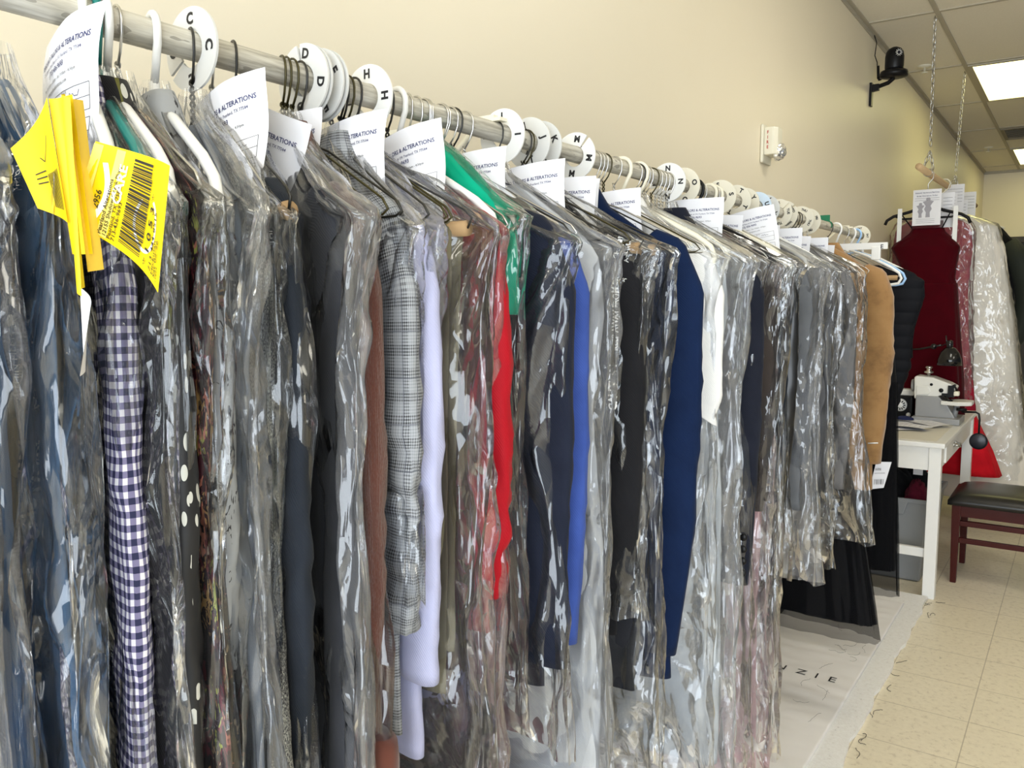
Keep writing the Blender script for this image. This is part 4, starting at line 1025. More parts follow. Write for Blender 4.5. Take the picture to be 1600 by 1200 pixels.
mb = MB(); mb.lathe([(.036, .0), (.036, .012), (.03, .028), (.016, .038), (0, .041)], 'x', (.045, .002, -.03), 20); mb.build('lens', M_LENS, r)

r = thing('security_camera', 'black dome headed network camera on a wall bracket near the ceiling', 'security camera', (WALL_X, 5.25, 0))
mb = MB(); mb.box((0, -.022, 2.58), (.014, .022, 2.71)); mb.hexa([(.01, -.014, 2.66), (.05, -.014, 2.665), (.05, .014, 2.665), (.01, .014, 2.66), (.01, -.014, 2.70), (.05, -.014, 2.70), (.05, .014, 2.70), (.01, .014, 2.70)])
mb.tube([(.04, 0, 2.685), (.10, -.02, 2.695), (.13, -.03, 2.715)], .012, 10); mb.build('bracket', M_BLACKP, r, bevel=.002)
MB().lathe([(.045, 2.715), (.072, 2.722), (.076, 2.735), (.07, 2.752), (.045, 2.76)], n=28, c=(.13, -.03, 0)).build('base', M_BLACKP, r)
hd = MB().lathe([(.046, 2.755), (.05, 2.77), (.05, 2.83), (.046, 2.855), (.034, 2.873), (.015, 2.883), (0, 2.885)], n=28, c=(.13, -.03, 0)).build('head', M_BLACKP, r)
ax = Matrix.Rotation(math.radians(35), 4, 'Z')
def ring(r0, r1, d):
    mb = MB(); n = 20; v_ = []
    for k in range(n):
        for rr in (r0, r1): v_.append(Vector((rr * math.cos(2 * PI * k / n), -d, rr * math.sin(2 * PI * k / n))))
    cx = Vector((.13, -.03, 2.842)); v_ = [tuple(cx + ax @ q) for q in v_]
    mb.add(v_, [(2 * k, 2 * k + 1, (2 * k + 3) % (2 * n), (2 * k + 2) % (2 * n)) for k in range(n)]); return mb
lens = ring(0.0001, .009, .0505).build('lens', plain('lens_glass', (.02, .02, .03), .1), hd)
rg = ring(.010, .013, .0508)
for k in range(10):
    a_ = 2 * PI * k / 10; q = Vector((.0175 * math.cos(a_), -.0508, .0175 * math.sin(a_))); c0 = Vector((.13, -.03, 2.842)) + ax @ q
    rg.lathe([(0, -.001), (.0028, 0), (0, .001)], 'y', tuple(c0), 8)
rg.build('led_ring', M_WHITE, hd)
MB().tube([(.035, .05, 2.735), (.03, .05, 2.815)], .0055, 8).build('antenna', M_BLACKP, r)
MB().tube([(.07, .02, 2.74), (.045, .045, 2.735), (.035, .05, 2.735)], .006, 8).build('antenna_joint', M_BLACKP, r)
MB().tube([(.06, .02, 2.73), (.03, .035, 2.74), (.026, .03, 2.83), (.012, .03, 2.87), (.02, .025, 2.94), (.006, .02, 2.985)], .003, 6).build('cable', M_BLACKP, r)

# ================================================================== THE HANGING DOWEL AND WEDDING CLOTHES
M_DOWEL = NT('pale_wood'); _n = M_DOWEL.noise(M_DOWEL.obj((6, .4, 6)), 12, 4)
M_DOWEL = M_DOWEL.principled(M_DOWEL.mix(_n, (.50, .33, .17), (.68, .49, .28)), .55)
DX, DZ = -.80, 2.195
r = thing('hanging_dowel', 'pale wooden dowel hung on two steel chains from the ceiling', 'hanging rail', (DX, 5.1, DZ))
MB().tube([(0, 0, 0), (.02, 1.2, .005), (.035, 2.45, .01)], .0185, 20).build('dowel', M_DOWEL, r)
def chain(p0, p1, label_parent, pitch=.034):
    mb = MB(); a_ = Vector(p0); b_ = Vector(p1); L = (b_ - a_).length; n = int(L / pitch); d = (b_ - a_).normalized()
    e1 = d.orthogonal().normalized(); e2 = d.cross(e1)
    for k in range(n):
        c0 = a_ + d * (k + .5) * pitch; e = e1 if k % 2 else e2
        mb.tube([c0 + d * (.0215 * math.cos(t)) + e * (.0085 * math.sin(t)) for t in np.linspace(0, 2 * PI, 9)[:-1]], .0028, 5, closed=True)
    return mb.build('chain', M_SILVER, label_parent)
for y0, xt, yt in ((.30, .04, .03), (1.42, .04, 1.36)):
    chain((xt, yt, CEIL_Z - DZ - .01), (.012, y0 - .02, .12), r)
    chain((.012, y0 - .02, .12), (.03, y0 + .01, .012), r); chain((.012, y0 - .02, .12), (-.02, y0 - .05, .012), r)
    MB().tube([(.005 + .021 * math.cos(t), y0 - .02 + .02 * math.cos(t), .021 * math.sin(t)) for t in np.linspace(0, 2 * PI, 14)[:-1]], .0028, 6, closed=True).build('chain_loop', M_SILVER, r)
    MB().tube([(xt, yt, CEIL_Z - DZ), (xt, yt, CEIL_Z - DZ - .01), (xt + .012, yt, CEIL_Z - DZ - .018), (xt, yt, CEIL_Z - DZ - .026)], .0025, 6).build('ceiling_hook', M_SILVER, r)
# red bridesmaid dress
RDY = 5.45
M_WINE = fabric('deep_wine_chiffon', (.05, .0, .003), .9, .3)
M_WINE_SHEER = m_sheer('sheer_wine_net', (.05, .003, .008), .45)
r = thing('bridesmaid_dress', 'deep wine red halter dress hanging on the wooden dowel', 'dress', (-.80, RDY, 0), 0)
def zl(prof, rows, seg, fold, freq, seed, wr=.002, power=.75):
    """profile given by height z"""
    P, S, D, a = loft([(-z, u, hw, T, 0) for z, u, hw, T in prof], rows, seg, power)
    return folds(P, S, D, fold, freq, seed, .6, wr), S, D
P, S, D = zl([(1.885, .01, .085, .02), (1.86, .01, .095, .03), (1.80, .0, .165, .06), (1.775, .0, .185, .075), (1.70, .015, .16, .085), (1.60, .03, .135, .08), (1.56, .045, .132, .08)], 40, 72, .006, 16, 41, .006)
grid_mesh('bodice', P, S, D, M_WINE, r)
P, S, D = zl([(1.565, .045, .133, .08), (1.45, .04, .15, .09), (1.27, .04, .17, .10), (1.0, .04, .195, .11), (.80, .04, .205, .11)], 60, 110, .022, 12, 43, .001)
grid_mesh('skirt', P, S, D, M_WINE, r)
MB().box((-.075, -.03, 1.88), (.09, .0, 1.925)).build('net_yoke', M_WINE_SHEER, r)
for x0, z0, x1, z1 in ((-.07, 1.885, -.13, 1.965), (.09, 1.885, .12, 1.965)):
    MB().tube([(x0, -.03, z0), (x1, 0, z1)], .004, 6).build('neck_strap', M_BLKCLOTH, r)
for x in (-.143, .152):
    MB().box((x - .012, -.012, 1.80), (x + .012, -.009, 2.005)).build('hanging_ribbon', M_WHITE, r)
r = thing('clothes_hanger', 'black wide plastic hanger carrying the wine red halter dress', 'hanger', (-.80, RDY, 0))
mb = MB(); mb.tube([(-.225, 0, 1.915), (-.215, 0, 1.94), (-.18, 0, 1.962), (-.09, 0, 1.985), (0, 0, 2.02), (.09, 0, 1.985), (.18, 0, 1.958), (.215, 0, 1.935), (.228, 0, 1.905)], .009, 8); mb.tube([(-.17, 0, 1.962), (-.13, 0, 1.945), (.13, 0, 1.945), (.17, 0, 1.96)], .006, 8); mb.build('frame', M_BLACKP, r)
mb = MB(); mb.tube([(0, 0, 2.02), (0, 0, 2.14), (.024, 0, 2.17), (.027, 0, 2.20), (.015, 0, 2.225), (0, 0, 2.226), (-.018, 0, 2.21)], .0028, 6); mb.build('hook', M_SILVER, r)
M_GREYINK = plain('grey_ink', (.35, .34, .38), .7)
# fitting sheets pinned to the hanger
def paper(name, x0, x1, z0, z1, y, label, art, tilt=.0):
    mb = MB(); nn = 6; fn = lambda x, z, o_: (x, y - o_ - .01 * math.sin((x - x0) / (x1 - x0) * 2.4) + tilt * (x - x0), z)
    vs = [fn(x0 + (x1 - x0) * i / nn, z0 + (z1 - z0) * j / nn, 0) for j in range(nn + 1) for i in range(nn + 1)]
    mb.add(vs, [(j * (nn + 1) + i, j * (nn + 1) + i + 1, (j + 1) * (nn + 1) + i + 1, (j + 1) * (nn + 1) + i) for j in range(nn) for i in range(nn)], 0, True)
    f = Flat(); art(f, x0, x1, z0, z1)
    f.onto(fn, mb, .0015)
    o = mb.build(name, [M_PAPER, M_NAVYINK, M_PENCIL, M_GREYINK]); return tag(o, label, 'paper')
def fit_art(f, x0, x1, z0, z1):
    w, h = x1 - x0, z1 - z0
    f.text('PEARLAND TAILORS & ALTERATIONS', x0 + w / 2, z1 - .022, .0095, 1, .015, 'CENTER', 0, 1, .8)
    f.text('Bridal Alterations Order', x0 + w / 2, z1 - .04, .011, 1, .01, 'CENTER', 0, 1)
    for k in range(2): f.line((x0 + .01, z1 - .05 - .012 * k), (x1 - .01, z1 - .05 - .012 * k), .0012, 2)
    for cx, s in ((x0 + w * .28, .75), (x0 + w * .55, 1.0)):
        zb = z0 + .045; Hh = h * .55 * s
        prof = [(.012, 0), (.01, .25), (.02, .42), (.013, .58), (.024, .74), (.03, .80), (.01, .85), (.012, .92), (.008, 1.0)]
        f.poly([(cx - a * s, zb + b * Hh) for a, b in prof] + [(cx + a * s, zb + b * Hh) for a, b in prof[::-1]], 3)
    for k in range(3): f.line((x0 + .02, z0 + .035 - .01 * k), (x1 - .03, z0 + .035 - .01 * k), .001, 2)
paper('fitting_sheet', -.872, -.722, 1.900, 2.105, RDY - .03, 'white fitting sheet with body outlines pinned on the wine red dress', fit_art)
def lines_art(f, x0, x1, z0, z1):
    for k in range(5): f.line((x0 + .01, z1 - .03 - .02 * k), (x1 - .01, z1 - .03 - .02 * k), .0016, 2)
paper('fitting_sheet', -.735, -.665, 1.89, 2.09, RDY + .06, 'white sheet peeping out behind the fitting sheet on the dowel', lines_art)
for k, (x, y, z, lab) in enumerate(((-.74, 5.968, 2.04, 'white sheet on the red lace gown'), (-.72, 6.12, 2.035, 'second white sheet along the dowel past the red lace gown'), (-.72, 6.338, 2.03, 'white sheet on the ivory bridal gown'), (-.70, 6.6, 2.02, 'last white sheet along the wooden dowel'))):
    paper('fitting_sheet', x - .08, x + .035, z - .08, DZ + .012 if k in (1, 3) else z + .10, y, lab, lines_art)
# red lace gown in clear plastic
M_REDL = fabric('red_lace', (.30, .012, .03), .7, .5); M_TULLE = fabric('red_tulle', (.60, .01, .02), .8)
GY = 5.98
r = thing('evening_gown', 'red lace gown in clear plastic behind the wine red dress', 'gown', (-.84, GY, 0))
P, S, D = zl([(2.0, 0, .06, .02), (1.97, 0, .15, .03), (1.93, 0, .215, .04), (1.8, .0, .235, .05), (1.55, .0, .22, .06), (1.2, .02, .22, .07), (.8, .05, .245, .07), (.5, .06, .27, .08)], 60, 72, .012, 10, 61, .006)
grid_mesh('body', P, S, D, M_REDL, r)
P, S, D = zl([(.75, .06, .24, .07), (.5, .12, .29, .08), (.36, .16, .30, .09)], 14, 90, .02, 14, 63)
grid_mesh('tulle_train', P, S, D, M_TULLE, r)
P, S, D = zl([(2.06, 0, .03, .02), (2.0, 0, .12, .03), (1.965, 0, .22, .045), (1.9, .0, .25, .055), (1.55, .0, .25, .07), (1.0, .02, .255, .09), (.62, .03, .26, .1)], 70, 90, .012, 9, 67, .01)
o = grid_mesh('garment_bag', P, S, D, M_FILM_MILK, None, cap=False); o.location = (-.84, GY, 0); tag(o, 'clear plastic cover over the red lace gown on the dowel', 'garment bag')
# ivory bridal gown
M_IVORY = fabric('ivory_satin', (.80, .75, .66), .45, .06)
WY = 6.35
r = thing('bridal_gown', 'long ivory bridal gown flaring down from the wooden dowel', 'gown', (-.80, WY, 0))
P, S, D = zl([(2.02, .0, .06, .02), (1.985, .02, .20, .04), (1.95, .05, .24, .06), (1.8, .08, .26, .07), (1.5, .10, .28, .09), (1.0, .13, .33, .11), (.55, .16, .38, .13), (.15, .18, .42, .15)], 90, 110, .03, 7, 71, .004)
grid_mesh('body', P, S, D, M_IVORY, r)
P, S, D = zl([(2.06, 0, .03, .02), (2.0, .02, .2, .05), (1.96, .05, .255, .07), (1.5, .10, .30, .11), (.7, .15, .38, .15), (.3, .17, .40, .17)], 80, 90, .014, 8, 73, .010)
o = grid_mesh('garment_bag', P, S, D, M_FILM_THIN, None, cap=False); o.location = (-.80, WY, 0); tag(o, 'clear plastic cover over the ivory bridal gown', 'garment bag')
# dark jacket at the end
M_OLV = fabric('dark_olive_nylon', (.028, .032, .026), .6, .3)
r = thing('winter_jacket', 'bulky black and dark olive jacket at the back end of the dowel', 'jacket', (-.70, 6.80, 0))
P, S, D = zl([(2.02, 0, .08, .05), (1.97, .02, .16, .07), (1.88, .03, .225, .09), (1.75, .03, .24, .1), (1.5, .03, .25, .1), (1.2, .03, .26, .1)], 40, 64, .008, 9, 81, .008)
grid_mesh('body', P, S, D, M_BLKCLOTH, r)
for sd in (1, -1):
    mb = MB(); mb.tube([(sd * .22, 0, 1.86), (sd * .30, 0, 1.74), (sd * .355, 0, 1.58), (sd * .37, 0, 1.45), (sd * .345, 0, 1.33), (sd * .30, 0, 1.20), (sd * .28, 0, 1.14)], [.065, .085, .085, .08, .072, .06, .045], 18)
    mb.build('sleeve', M_OLV, r)
for y, x, lab in ((5.98, -.84, 'white plastic hanger of the red lace gown'), (6.35, -.80, 'white plastic hanger of the ivory bridal gown'), (6.80, -.70, 'white plastic hanger of the dark olive jacket')):
    t = thing('clothes_hanger', lab, 'hanger', (x, y, 0))
    dz = DZ + .006; ox = -.78 - x
    mb = MB(); mb.tube([(ox + .028 * math.cos(q), 0, dz + .027 * math.sin(q)) for q in np.linspace(PI * 1.1, 0, 10)] + [(ox + .02, 0, dz - .03), (0, 0, 2.10), (0, 0, 2.05)], .004, 8); mb.build('hook', M_CREAMP, t)
    mb = MB(); mb.tube([(-.2, 0, 1.965), (-.1, 0, 2.01), (0, 0, 2.05), (.1, 0, 2.01), (.2, 0, 1.965)], .006, 8); mb.build('frame', M_CREAMP, t)

# ================================================================== SEWING DESK
M_DESK = plain('white_desk_paint', (.80, .79, .76), .4); M_DTOP = plain('worn_cream_top', (.74, .70, .60), .45)
X0, X1, Y0, Y1, DT = -1.085, -.535, 4.44, 5.86, .78
r = thing('sewing_desk', 'white painted desk with a drawer against the wall', 'desk', (0, 0, 0))
top = MB().box((X0, Y0 - .015, DT - .026), (X1 + .015, Y1 + .015, DT)).build('desk_top', M_DESK, r, bevel=.006)
MB().box((X0 + .03, Y0 + .03, DT + .0001), (X1 - .03, Y1 - .03, DT + .0012)).build('top_inlay', M_DTOP, top)
for (x, y) in ((X0, Y0), (X0, Y1 - .055), (X1 - .055, Y0), (X1 - .055, Y1 - .055)): MB().box((x, y, 0), (x + .055, y + .055, DT - .026)).build('leg', M_DESK, r, bevel=.003)
ap = MB(); ap.box((X0 + .055, Y0 + .008, DT - .14), (X1 - .055, Y0 + .028, DT - .026)); ap.build('front_apron', M_DESK, r)
MB().box((X0 + .055, Y1 - .028, DT - .14), (X1 - .055, Y1 - .008, DT - .026)).build('rear_apron', M_DESK, r)
MB().box((X0 + .01, Y0 + .055, DT - .14), (X0 + .03, Y1 - .055, DT - .026)).build('back_apron', M_DESK, r)
MB().box((X1 - .03, Y0 + .055, DT - .14), (X1 - .012, Y1 - .055, DT - .026)).build('side_apron', M_DESK, r)
d = MB().box((X1 - .012, Y0 + .20, DT - .13), (X1 - .002, Y1 - .30, DT - .034)).build('drawer', M_DESK, r, bevel=.002)
mb = MB(); yc = 4.95
mb.tube([(X1 - .002, yc - .04, DT - .075), (X1 + .022, yc - .04, DT - .078), (X1 + .026, yc, DT - .088), (X1 + .022, yc + .04, DT - .078), (X1 - .002, yc + .04, DT - .075)], .0045, 8)
mb.lathe([(.012, 0), (.009, .006), (0, .007)], 'x', (X1 - .002, yc - .04, DT - .075), 12); mb.lathe([(.012, 0), (.009, .006), (0, .007)], 'x', (X1 - .002, yc + .04, DT - .075), 12)
mb.build('drawer_pull', M_SILVER, d)
MB().box((X0 + .055, Y0 + .02, .20), (X1 - .055, Y0 + .045, .245)).build('stretcher', M_DESK, r, bevel=.002)
# blind-stitch sewing machine
M_MW = plain('machine_white_enamel', (.78, .77, .72), .3); M_MG = plain('machine_grey_enamel', (.30, .30, .30), .4)
my, mz = 5.22, DT + .001
r = thing('sewing_machine', 'white and grey blind stitch sewing machine on the desk', 'sewing machine', (0, 0, 0))
MB().box((-.775, my - .12, mz), (-.535, my + .12, mz + .035)).build('base', M_MG, r, bevel=.006)
MB().prism([(-.765, mz + .03), (-.56, mz + .03), (-.60, mz + .10), (-.65, mz + .15), (-.765, mz + .15)], 'y', my - .08, my + .08).build('column', M_MG, r, bevel=.006)
hd = MB().prism([(-.775, mz + .13), (-.68, mz + .13), (-.645, mz + .155), (-.585, mz + .165), (-.565, mz + .205), (-.60, mz + .225), (-.685, mz + .255), (-.77, mz + .26), (-.78, mz + .25)], 'y', my - .065, my + .065).build('head', M_MW, r, bevel=.008)
MB().prism([(-.765, mz + .155), (-.705, mz + .155), (-.69, mz + .175), (-.705, mz + .205), (-.765, mz + .205)], 'y', my - .071, my - .06).build('side_cover', M_MW, hd, bevel=.004)
MB().lathe([(0, -.006), (.011, -.005), (.012, 0)], 'y', (-.64, my - .066, mz + .185), 14).build('bolt', M_BLACKP, hd)
MB().lathe([(0, -.006), (.007, -.005), (.008, 0)], 'y', (-.69, my - .066, mz + .215), 14).build('oil_port', M_BLACKP, hd)
MB().lathe([(.008, .25), (.008, .27), (.024, .275), (.024, .283), (.012, .287), (.012, .30), (.02, .304), (.016, .312), (0, .314)], n=18, c=(-.715, my, mz)).build('tension_knob', M_SILVER, hd)
mb = MB(); mb.box((-.635, my - .075, mz + .145), (-.60, my + .04, mz + .17)).box((-.605, my - .08, mz + .15), (-.575, my + .02, mz + .215)); mb.tube([(-.60, my - .06, mz + .2), (-.575, my - .07, mz + .22), (-.56, my - .06, mz + .18)], .006, 8); mb.tube([(-.62, my - .08, mz + .15), (-.60, my - .10, mz + .14), (-.58, my - .09, mz + .13)], .008, 8); mb.build('needle_unit', M_BLACKP, r)
MB().box((-.575, my - .09, mz + .16), (-.548, my - .05, mz + .185)).build('presser_block', M_CREAMP, r, bevel=.006)
MB().prism([(-.635, my - .10), (-.55, my - .12), (-.485, my - .07), (-.485, my + .04), (-.54, my + .06), (-.62, my + .02)], 'z', mz + .108, mz + .13).build('cloth_plate', M_MW, r, bevel=.005)
MB().tube([(-.575, my - .03, mz + .03), (-.56, my - .02, mz + .11)], .014, 10).build('plate_arm', M_MG, r)
MB().tube([(-.56, my - .06, mz + .085), (-.51, my - .05, mz + .082)], .009, 8).build('release_lever', M_BLACKP, r)
kl = MB().tube([(-.54, my, mz + .065), (-.47, my, mz + .068), (-.455, my, mz + .06), (-.45, my, mz + .03), (-.45, my, .70)], .0055, 8).build('knee_lever', M_BLACKP, r)
pm = Matrix.Rotation(.35, 4, 'Y')
MB().lathe([(0, -.01), (.035, -.009), (.046, -.003), (.046, .004), (.03, .01), (0, .011)], 'y', (-.45, my, .688), 24).build('knee_pad', plain('navy_black_rubber', (.01, .011, .018), .35), kl)
MB().lathe([(0, 0), (.032, 0), (.037, .006), (.034, .012), (.0, .014)], 'x', (-.80, my, mz + .2), 20).build('hand_wheel', M_MG, r)
# black machine with a dial
r = thing('sewing_machine', 'black machine with a white round dial behind the papers', 'sewing machine', (0, 0, 0))
MB().box((-.99, 5.28, mz), (-.80, 5.46, mz + .13)).build('body', M_BLACKP, r, bevel=.012)
MB().prism([(-.97, mz + .13), (-.80, mz + .13), (-.785, mz + .165), (-.97, mz + .175)], 'y', 5.29, 5.45).build('top_cover', M_MW, r, bevel=.008)
dl = MB(); dl.lathe([(0, -.012), (.036, -.011), (.038, 0)], 'y', (-.865, 5.279, mz + .075), 28)
dl.build('dial', M_WHITE, r)
tk = MB()
for k in range(12):
    a_ = 2 * PI * k / 12; c0 = Vector((-.865, 5.2663, mz + .075)); d_ = Vector((math.cos(a_), 0, math.sin(a_))); p_ = Vector((-math.sin(a_), 0, math.cos(a_)))
    tk.add([tuple(c0 + d_ * .016 + p_ * .0025), tuple(c0 + d_ * .016 - p_ * .0025), tuple(c0 + d_ * .029 - p_ * .004), tuple(c0 + d_ * .029 + p_ * .004)], [(0, 1, 2, 3)])
tk.build('dial_marks', M_INK, r)
MB().lathe([(0, -.006), (.012, -.005), (.013, 0)], 'y', (-.82, 5.279, mz + .02), 12).build('knob', M_WHITE, r)
# desk lamp
M_GLOSSB = plain('glossy_black_enamel', (.008, .008, .009), .12)
r = thing('desk_lamp', 'glossy black swing arm lamp leaning over the sewing machine', 'desk lamp', (0, 0, 0))
MB().lathe([(.045, mz), (.045, mz + .02), (.015, mz + .03), (.012, mz + .06)], n=20, c=(-1.0, 5.55, 0)).build('base', M_GLOSSB, r)
MB().tube([(-1.0, 5.55, mz + .05), (-1.01, 5.52, 1.02), (-.93, 5.42, 1.17)], .006, 8).build('lower_arm', M_GLOSSB, r)
MB().tube([(-.93, 5.42, 1.17), (-.78, 5.3, 1.185), (-.66, 5.22, 1.215)], .006, 8).build('upper_arm', M_GLOSSB, r)
MB().lathe([(.017, 0), (.017, .05), (.008, .055)], n=16, c=(-.615, 5.2, 1.19)).build('socket', M_GLOSSB, r)
mb = MB(); mb.lathe([(.020, 1.205), (.028, 1.20), (.048, 1.175), (.060, 1.14), (.064, 1.105), (.062, 1.105), (.058, 1.14), (.046, 1.172), (.026, 1.196), (.018, 1.20)], n=28, c=(-.612, 5.2, 0)); mb.build('lamp_shade', M_GLOSSB, r)
MB().tube([(-.655, 5.21, 1.212), (-.63, 5.2, 1.225), (-.635, 5.2, 1.27)], .004, 6).build('switch_stem', M_GLOSSB, r)
mb = MB(); mb.lathe([(0, -.012), (.016, -.01), (.016, .01), (0, .012)], 'y', (-.70, 5.245, 1.205), 14); mb.build('joint_knob', M_GLOSSB, r)
# papers and scraps on the desk
rs = random.Random(8)
for k, (x, y, rot, w, l, lab) in enumerate(((-.80, 4.86, .5, .20, .26, 'white paper lying loose at the front of the desk pile'), (-.76, 4.98, -.3, .21, .28, 'white paper on top in the middle of the desk pile'), (-.86, 5.05, .15, .2, .26, 'white paper at the back of the desk pile near the dial'), (-.68, 5.02, 1.0, .14, .21, 'white ticket nearest the sewing machine base'), (-.74, 4.82, 1.3, .12, .2, 'white ticket sticking out toward the drawer side'))):
    mb = MB(); nn = 5
    def fn(s, t, o_, w=w, l=l, k=k): 
        a_, b_ = (s - .5) * w, (t - .5) * l; c_, s_ = math.cos(rot), math.sin(rot)
        return (x + a_ * c_ - b_ * s_, y + a_ * s_ + b_ * c_, DT + .003 + .0035 * k + .006 * abs(math.sin(3 * s + 2.3 * t + k)) + o_)
    mb.add([fn(i / nn, j / nn, 0) for j in range(nn + 1) for i in range(nn + 1)], [(j * (nn + 1) + i, j * (nn + 1) + i + 1, (j + 1) * (nn + 1) + i + 1, (j + 1) * (nn + 1) + i) for j in range(nn) for i in range(nn)], 0, True)
    f = Flat()
    for q in range(6): f.line((.12, .15 + .12 * q), (.85, .15 + .12 * q), .008, 1)
    f.onto(fn, mb, .0012)
    o = mb.build('paper_sheet', [M_PAPER, M_GREYINK]); tag(o, lab, 'paper')
mb = MB(); mb.lathe([(0, 0), (.05, .002), (.045, .014), (.02, .022), (0, .024)], n=12); o = mb.build('fabric_scrap', fabric('navy_scrap', (.02, .025, .07))); o.location = (-.80, 5.03, DT + .022); o.scale = (1, .6, 1); tag(o, 'crumpled navy fabric scrap on the desk papers', 'fabric scrap')
# storage tote under the desk
M_TOTE = plain('grey_tote_plastic', (.23, .24, .25), .45)
r = thing('storage_tote', 'grey plastic tote full of dark cloth under the desk', 'storage tote', (0, 0, 0))
bx0, bx1, by0, by1 = -1.02, -.60, 4.64, 5.2
mb = MB()
o0 = [(bx0, by0, .44), (bx1, by0, .44), (bx1, by1, .44), (bx0, by1, .44)]; o1 = [(bx0 + .035, by0 + .035, .004), (bx1 - .035, by0 + .035, .004), (bx1 - .035, by1 - .035, .004), (bx0 + .035, by1 - .035, .004)]
i0 = [(bx0 + .006, by0 + .006, .44), (bx1 - .006, by0 + .006, .44), (bx1 - .006, by1 - .006, .44), (bx0 + .006, by1 - .006, .44)]; i1 = [(bx0 + .04, by0 + .04, .01), (bx1 - .04, by0 + .04, .01), (bx1 - .04, by1 - .04, .01), (bx0 + .04, by1 - .04, .01)]
mb.add(o0 + o1 + i0 + i1, [(4, 5, 1, 0), (5, 6, 2, 1), (6, 7, 3, 2), (7, 4, 0, 3), (7, 6, 5, 4), (8, 9, 13, 12), (9, 10, 14, 13), (10, 11, 15, 14), (11, 8, 12, 15), (12, 13, 14, 15), (0, 1, 9, 8), (1, 2, 10, 9), (2, 3, 11, 10), (3, 0, 8, 11)])
mb.build('tub', M_TOTE, r, bevel=.012)
mb = MB()
for (a_, b_, c_, d_) in ((bx0 - .012, by0 - .012, bx1 + .012, by0 + .004), (bx0 - .012, by1 - .004, bx1 + .012, by1 + .012), (bx0 - .012, by0 + .004, bx0 + .004, by1 - .004), (bx1 - .004, by0 + .004, bx1 + .012, by1 - .004)): mb.box((a_, b_, .425), (c_, d_, .447))
mb.build('rim', M_TOTE, r, bevel=.003)
MB().prism([(-.90, .43), (-.70, .43), (-.72, .36), (-.88, .36)][::1], 'y', by0 - .012, by0 + .012).build('grip_panel', M_TOTE, r, bevel=.006)
for k, (cx, cy, rx, ry, h_, m, lab) in enumerate(((-.86, 4.86, .15, .16, .20, M_BLKCLOTH, 'black cloth heaped in the grey tote'), (-.68, 4.76, .06, .08, .13, fabric('maroon_cloth', (.09, .008, .02)), 'maroon cloth bunched at the tote corner'), (-.74, 5.02, .12, .13, .15, M_BLKCLOTH, 'black cloth at the back of the grey tote'))):
    P = np.zeros((18, 40, 3)); th_ = np.linspace(0, 2 * PI, 40, endpoint=False); ph = np.linspace(0.05, PI / 2, 18)
    D = ph[:, None].repeat(40, 1); S = th_[None].repeat(18, 0)
    rad = 1 + .35 * perlin(S * 2.0, D * 4, 300 + k)
    P[:, :, 0] = cx + rx * np.sin(D) * np.cos(S) * rad; P[:, :, 1] = cy + ry * np.sin(D) * np.sin(S) * rad; P[:, :, 2] = .39 + h_ * np.cos(D) * (1 + .3 * perlin(S * 3, D * 5, 310 + k))
    o = grid_mesh('cloth_bundle', P, S * .1, D * .1, m, None, cap=True); tag(o, lab, 'cloth')
MB().box((-.70, 4.745, .555), (-.655, 4.75, .60)).build('paper_label', M_PAPER, None)
tag(bpy.data.objects['paper_label'], 'small white paper label on the cloth in the tote', 'paper')
# chair
M_MAHOG = plain('dark_mahogany', (.05, .006, .004), .35, Specular_IOR_Level=.2); M_VINYL = plain('black_vinyl', (.012, .011, .010), .33)
r = thing('dining_chair', 'dark mahogany chair with a black vinyl seat drawn up to the desk', 'chair', (0, 0, 0))
cx0, cx1, cy0, cy1 = -.515, -.08, 4.77, 5.20
for (x, y, h_) in ((cx0, cy0, .415), (cx0, cy1 - .042, .415), (cx1 - .042, cy0, .95), (cx1 - .042, cy1 - .042, .95)):
    dx = .012 if x == cx0 else -.012
    MB().hexa([(x + dx * .2 + .006, y + .006, 0), (x + .036, y + .006, 0), (x + .036, y + .036, 0), (x + .006, y + .036, 0), (x, y, .415), (x + .042, y, .415), (x + .042, y + .042, .415), (x, y + .042, .415)]).build('leg', M_MAHOG, r, bevel=.003)
ap = MB(); ap.box((cx0 + .042, cy0 + .006, .355), (cx1 - .042, cy0 + .03, .415)).box((cx0 + .042, cy1 - .03, .355), (cx1 - .042, cy1 - .006, .415)).box((cx0 + .006, cy0 + .042, .355), (cx0 + .03, cy1 - .042, .415)).box((cx1 - .03, cy0 + .042, .355), (cx1 - .006, cy1 - .042, .415))
ap.build('seat_rail', M_MAHOG, r)
for z in (.305, .215):
    for y in (cy0 + .009, cy1 - .031): MB().box((cx0 + .04, y, z), (cx1 - .04, y + .022, z + .026)).build('stretcher', M_MAHOG, r, bevel=.002)
mb = MB(); nn = 14
vs = []
for j in range(nn + 1):
    for i in range(nn + 1):
        s, t = i / nn * 2 - 1, j / nn * 2 - 1
        e = (1 - abs(s) ** 4) * (1 - abs(t) ** 4)
        vs.append((cx0 - .018 + (cx1 - cx0 + .036) * i / nn, cy0 - .018 + (cy1 - cy0 + .036) * j / nn, .44 + .045 * e ** .5))
b0 = len(vs); q = [(j * (nn + 1) + i, j * (nn + 1) + i + 1, (j + 1) * (nn + 1) + i + 1, (j + 1) * (nn + 1) + i) for j in range(nn) for i in range(nn)]
vs += [(v_[0], v_[1], .415) for v_ in vs[:b0]]; q += [tuple(b0 + k for k in f_[::-1]) for f_ in q]
edge = [i for i in range(nn + 1)] + [j * (nn + 1) + nn for j in range(1, nn + 1)] + [nn * (nn + 1) + i for i in range(nn - 1, -1, -1)] + [j * (nn + 1) for j in range(nn - 1, 0, -1)]
q += [(edge[k], b0 + edge[k], b0 + edge[(k + 1) % len(edge)], edge[(k + 1) % len(edge)]) for k in range(len(edge))]
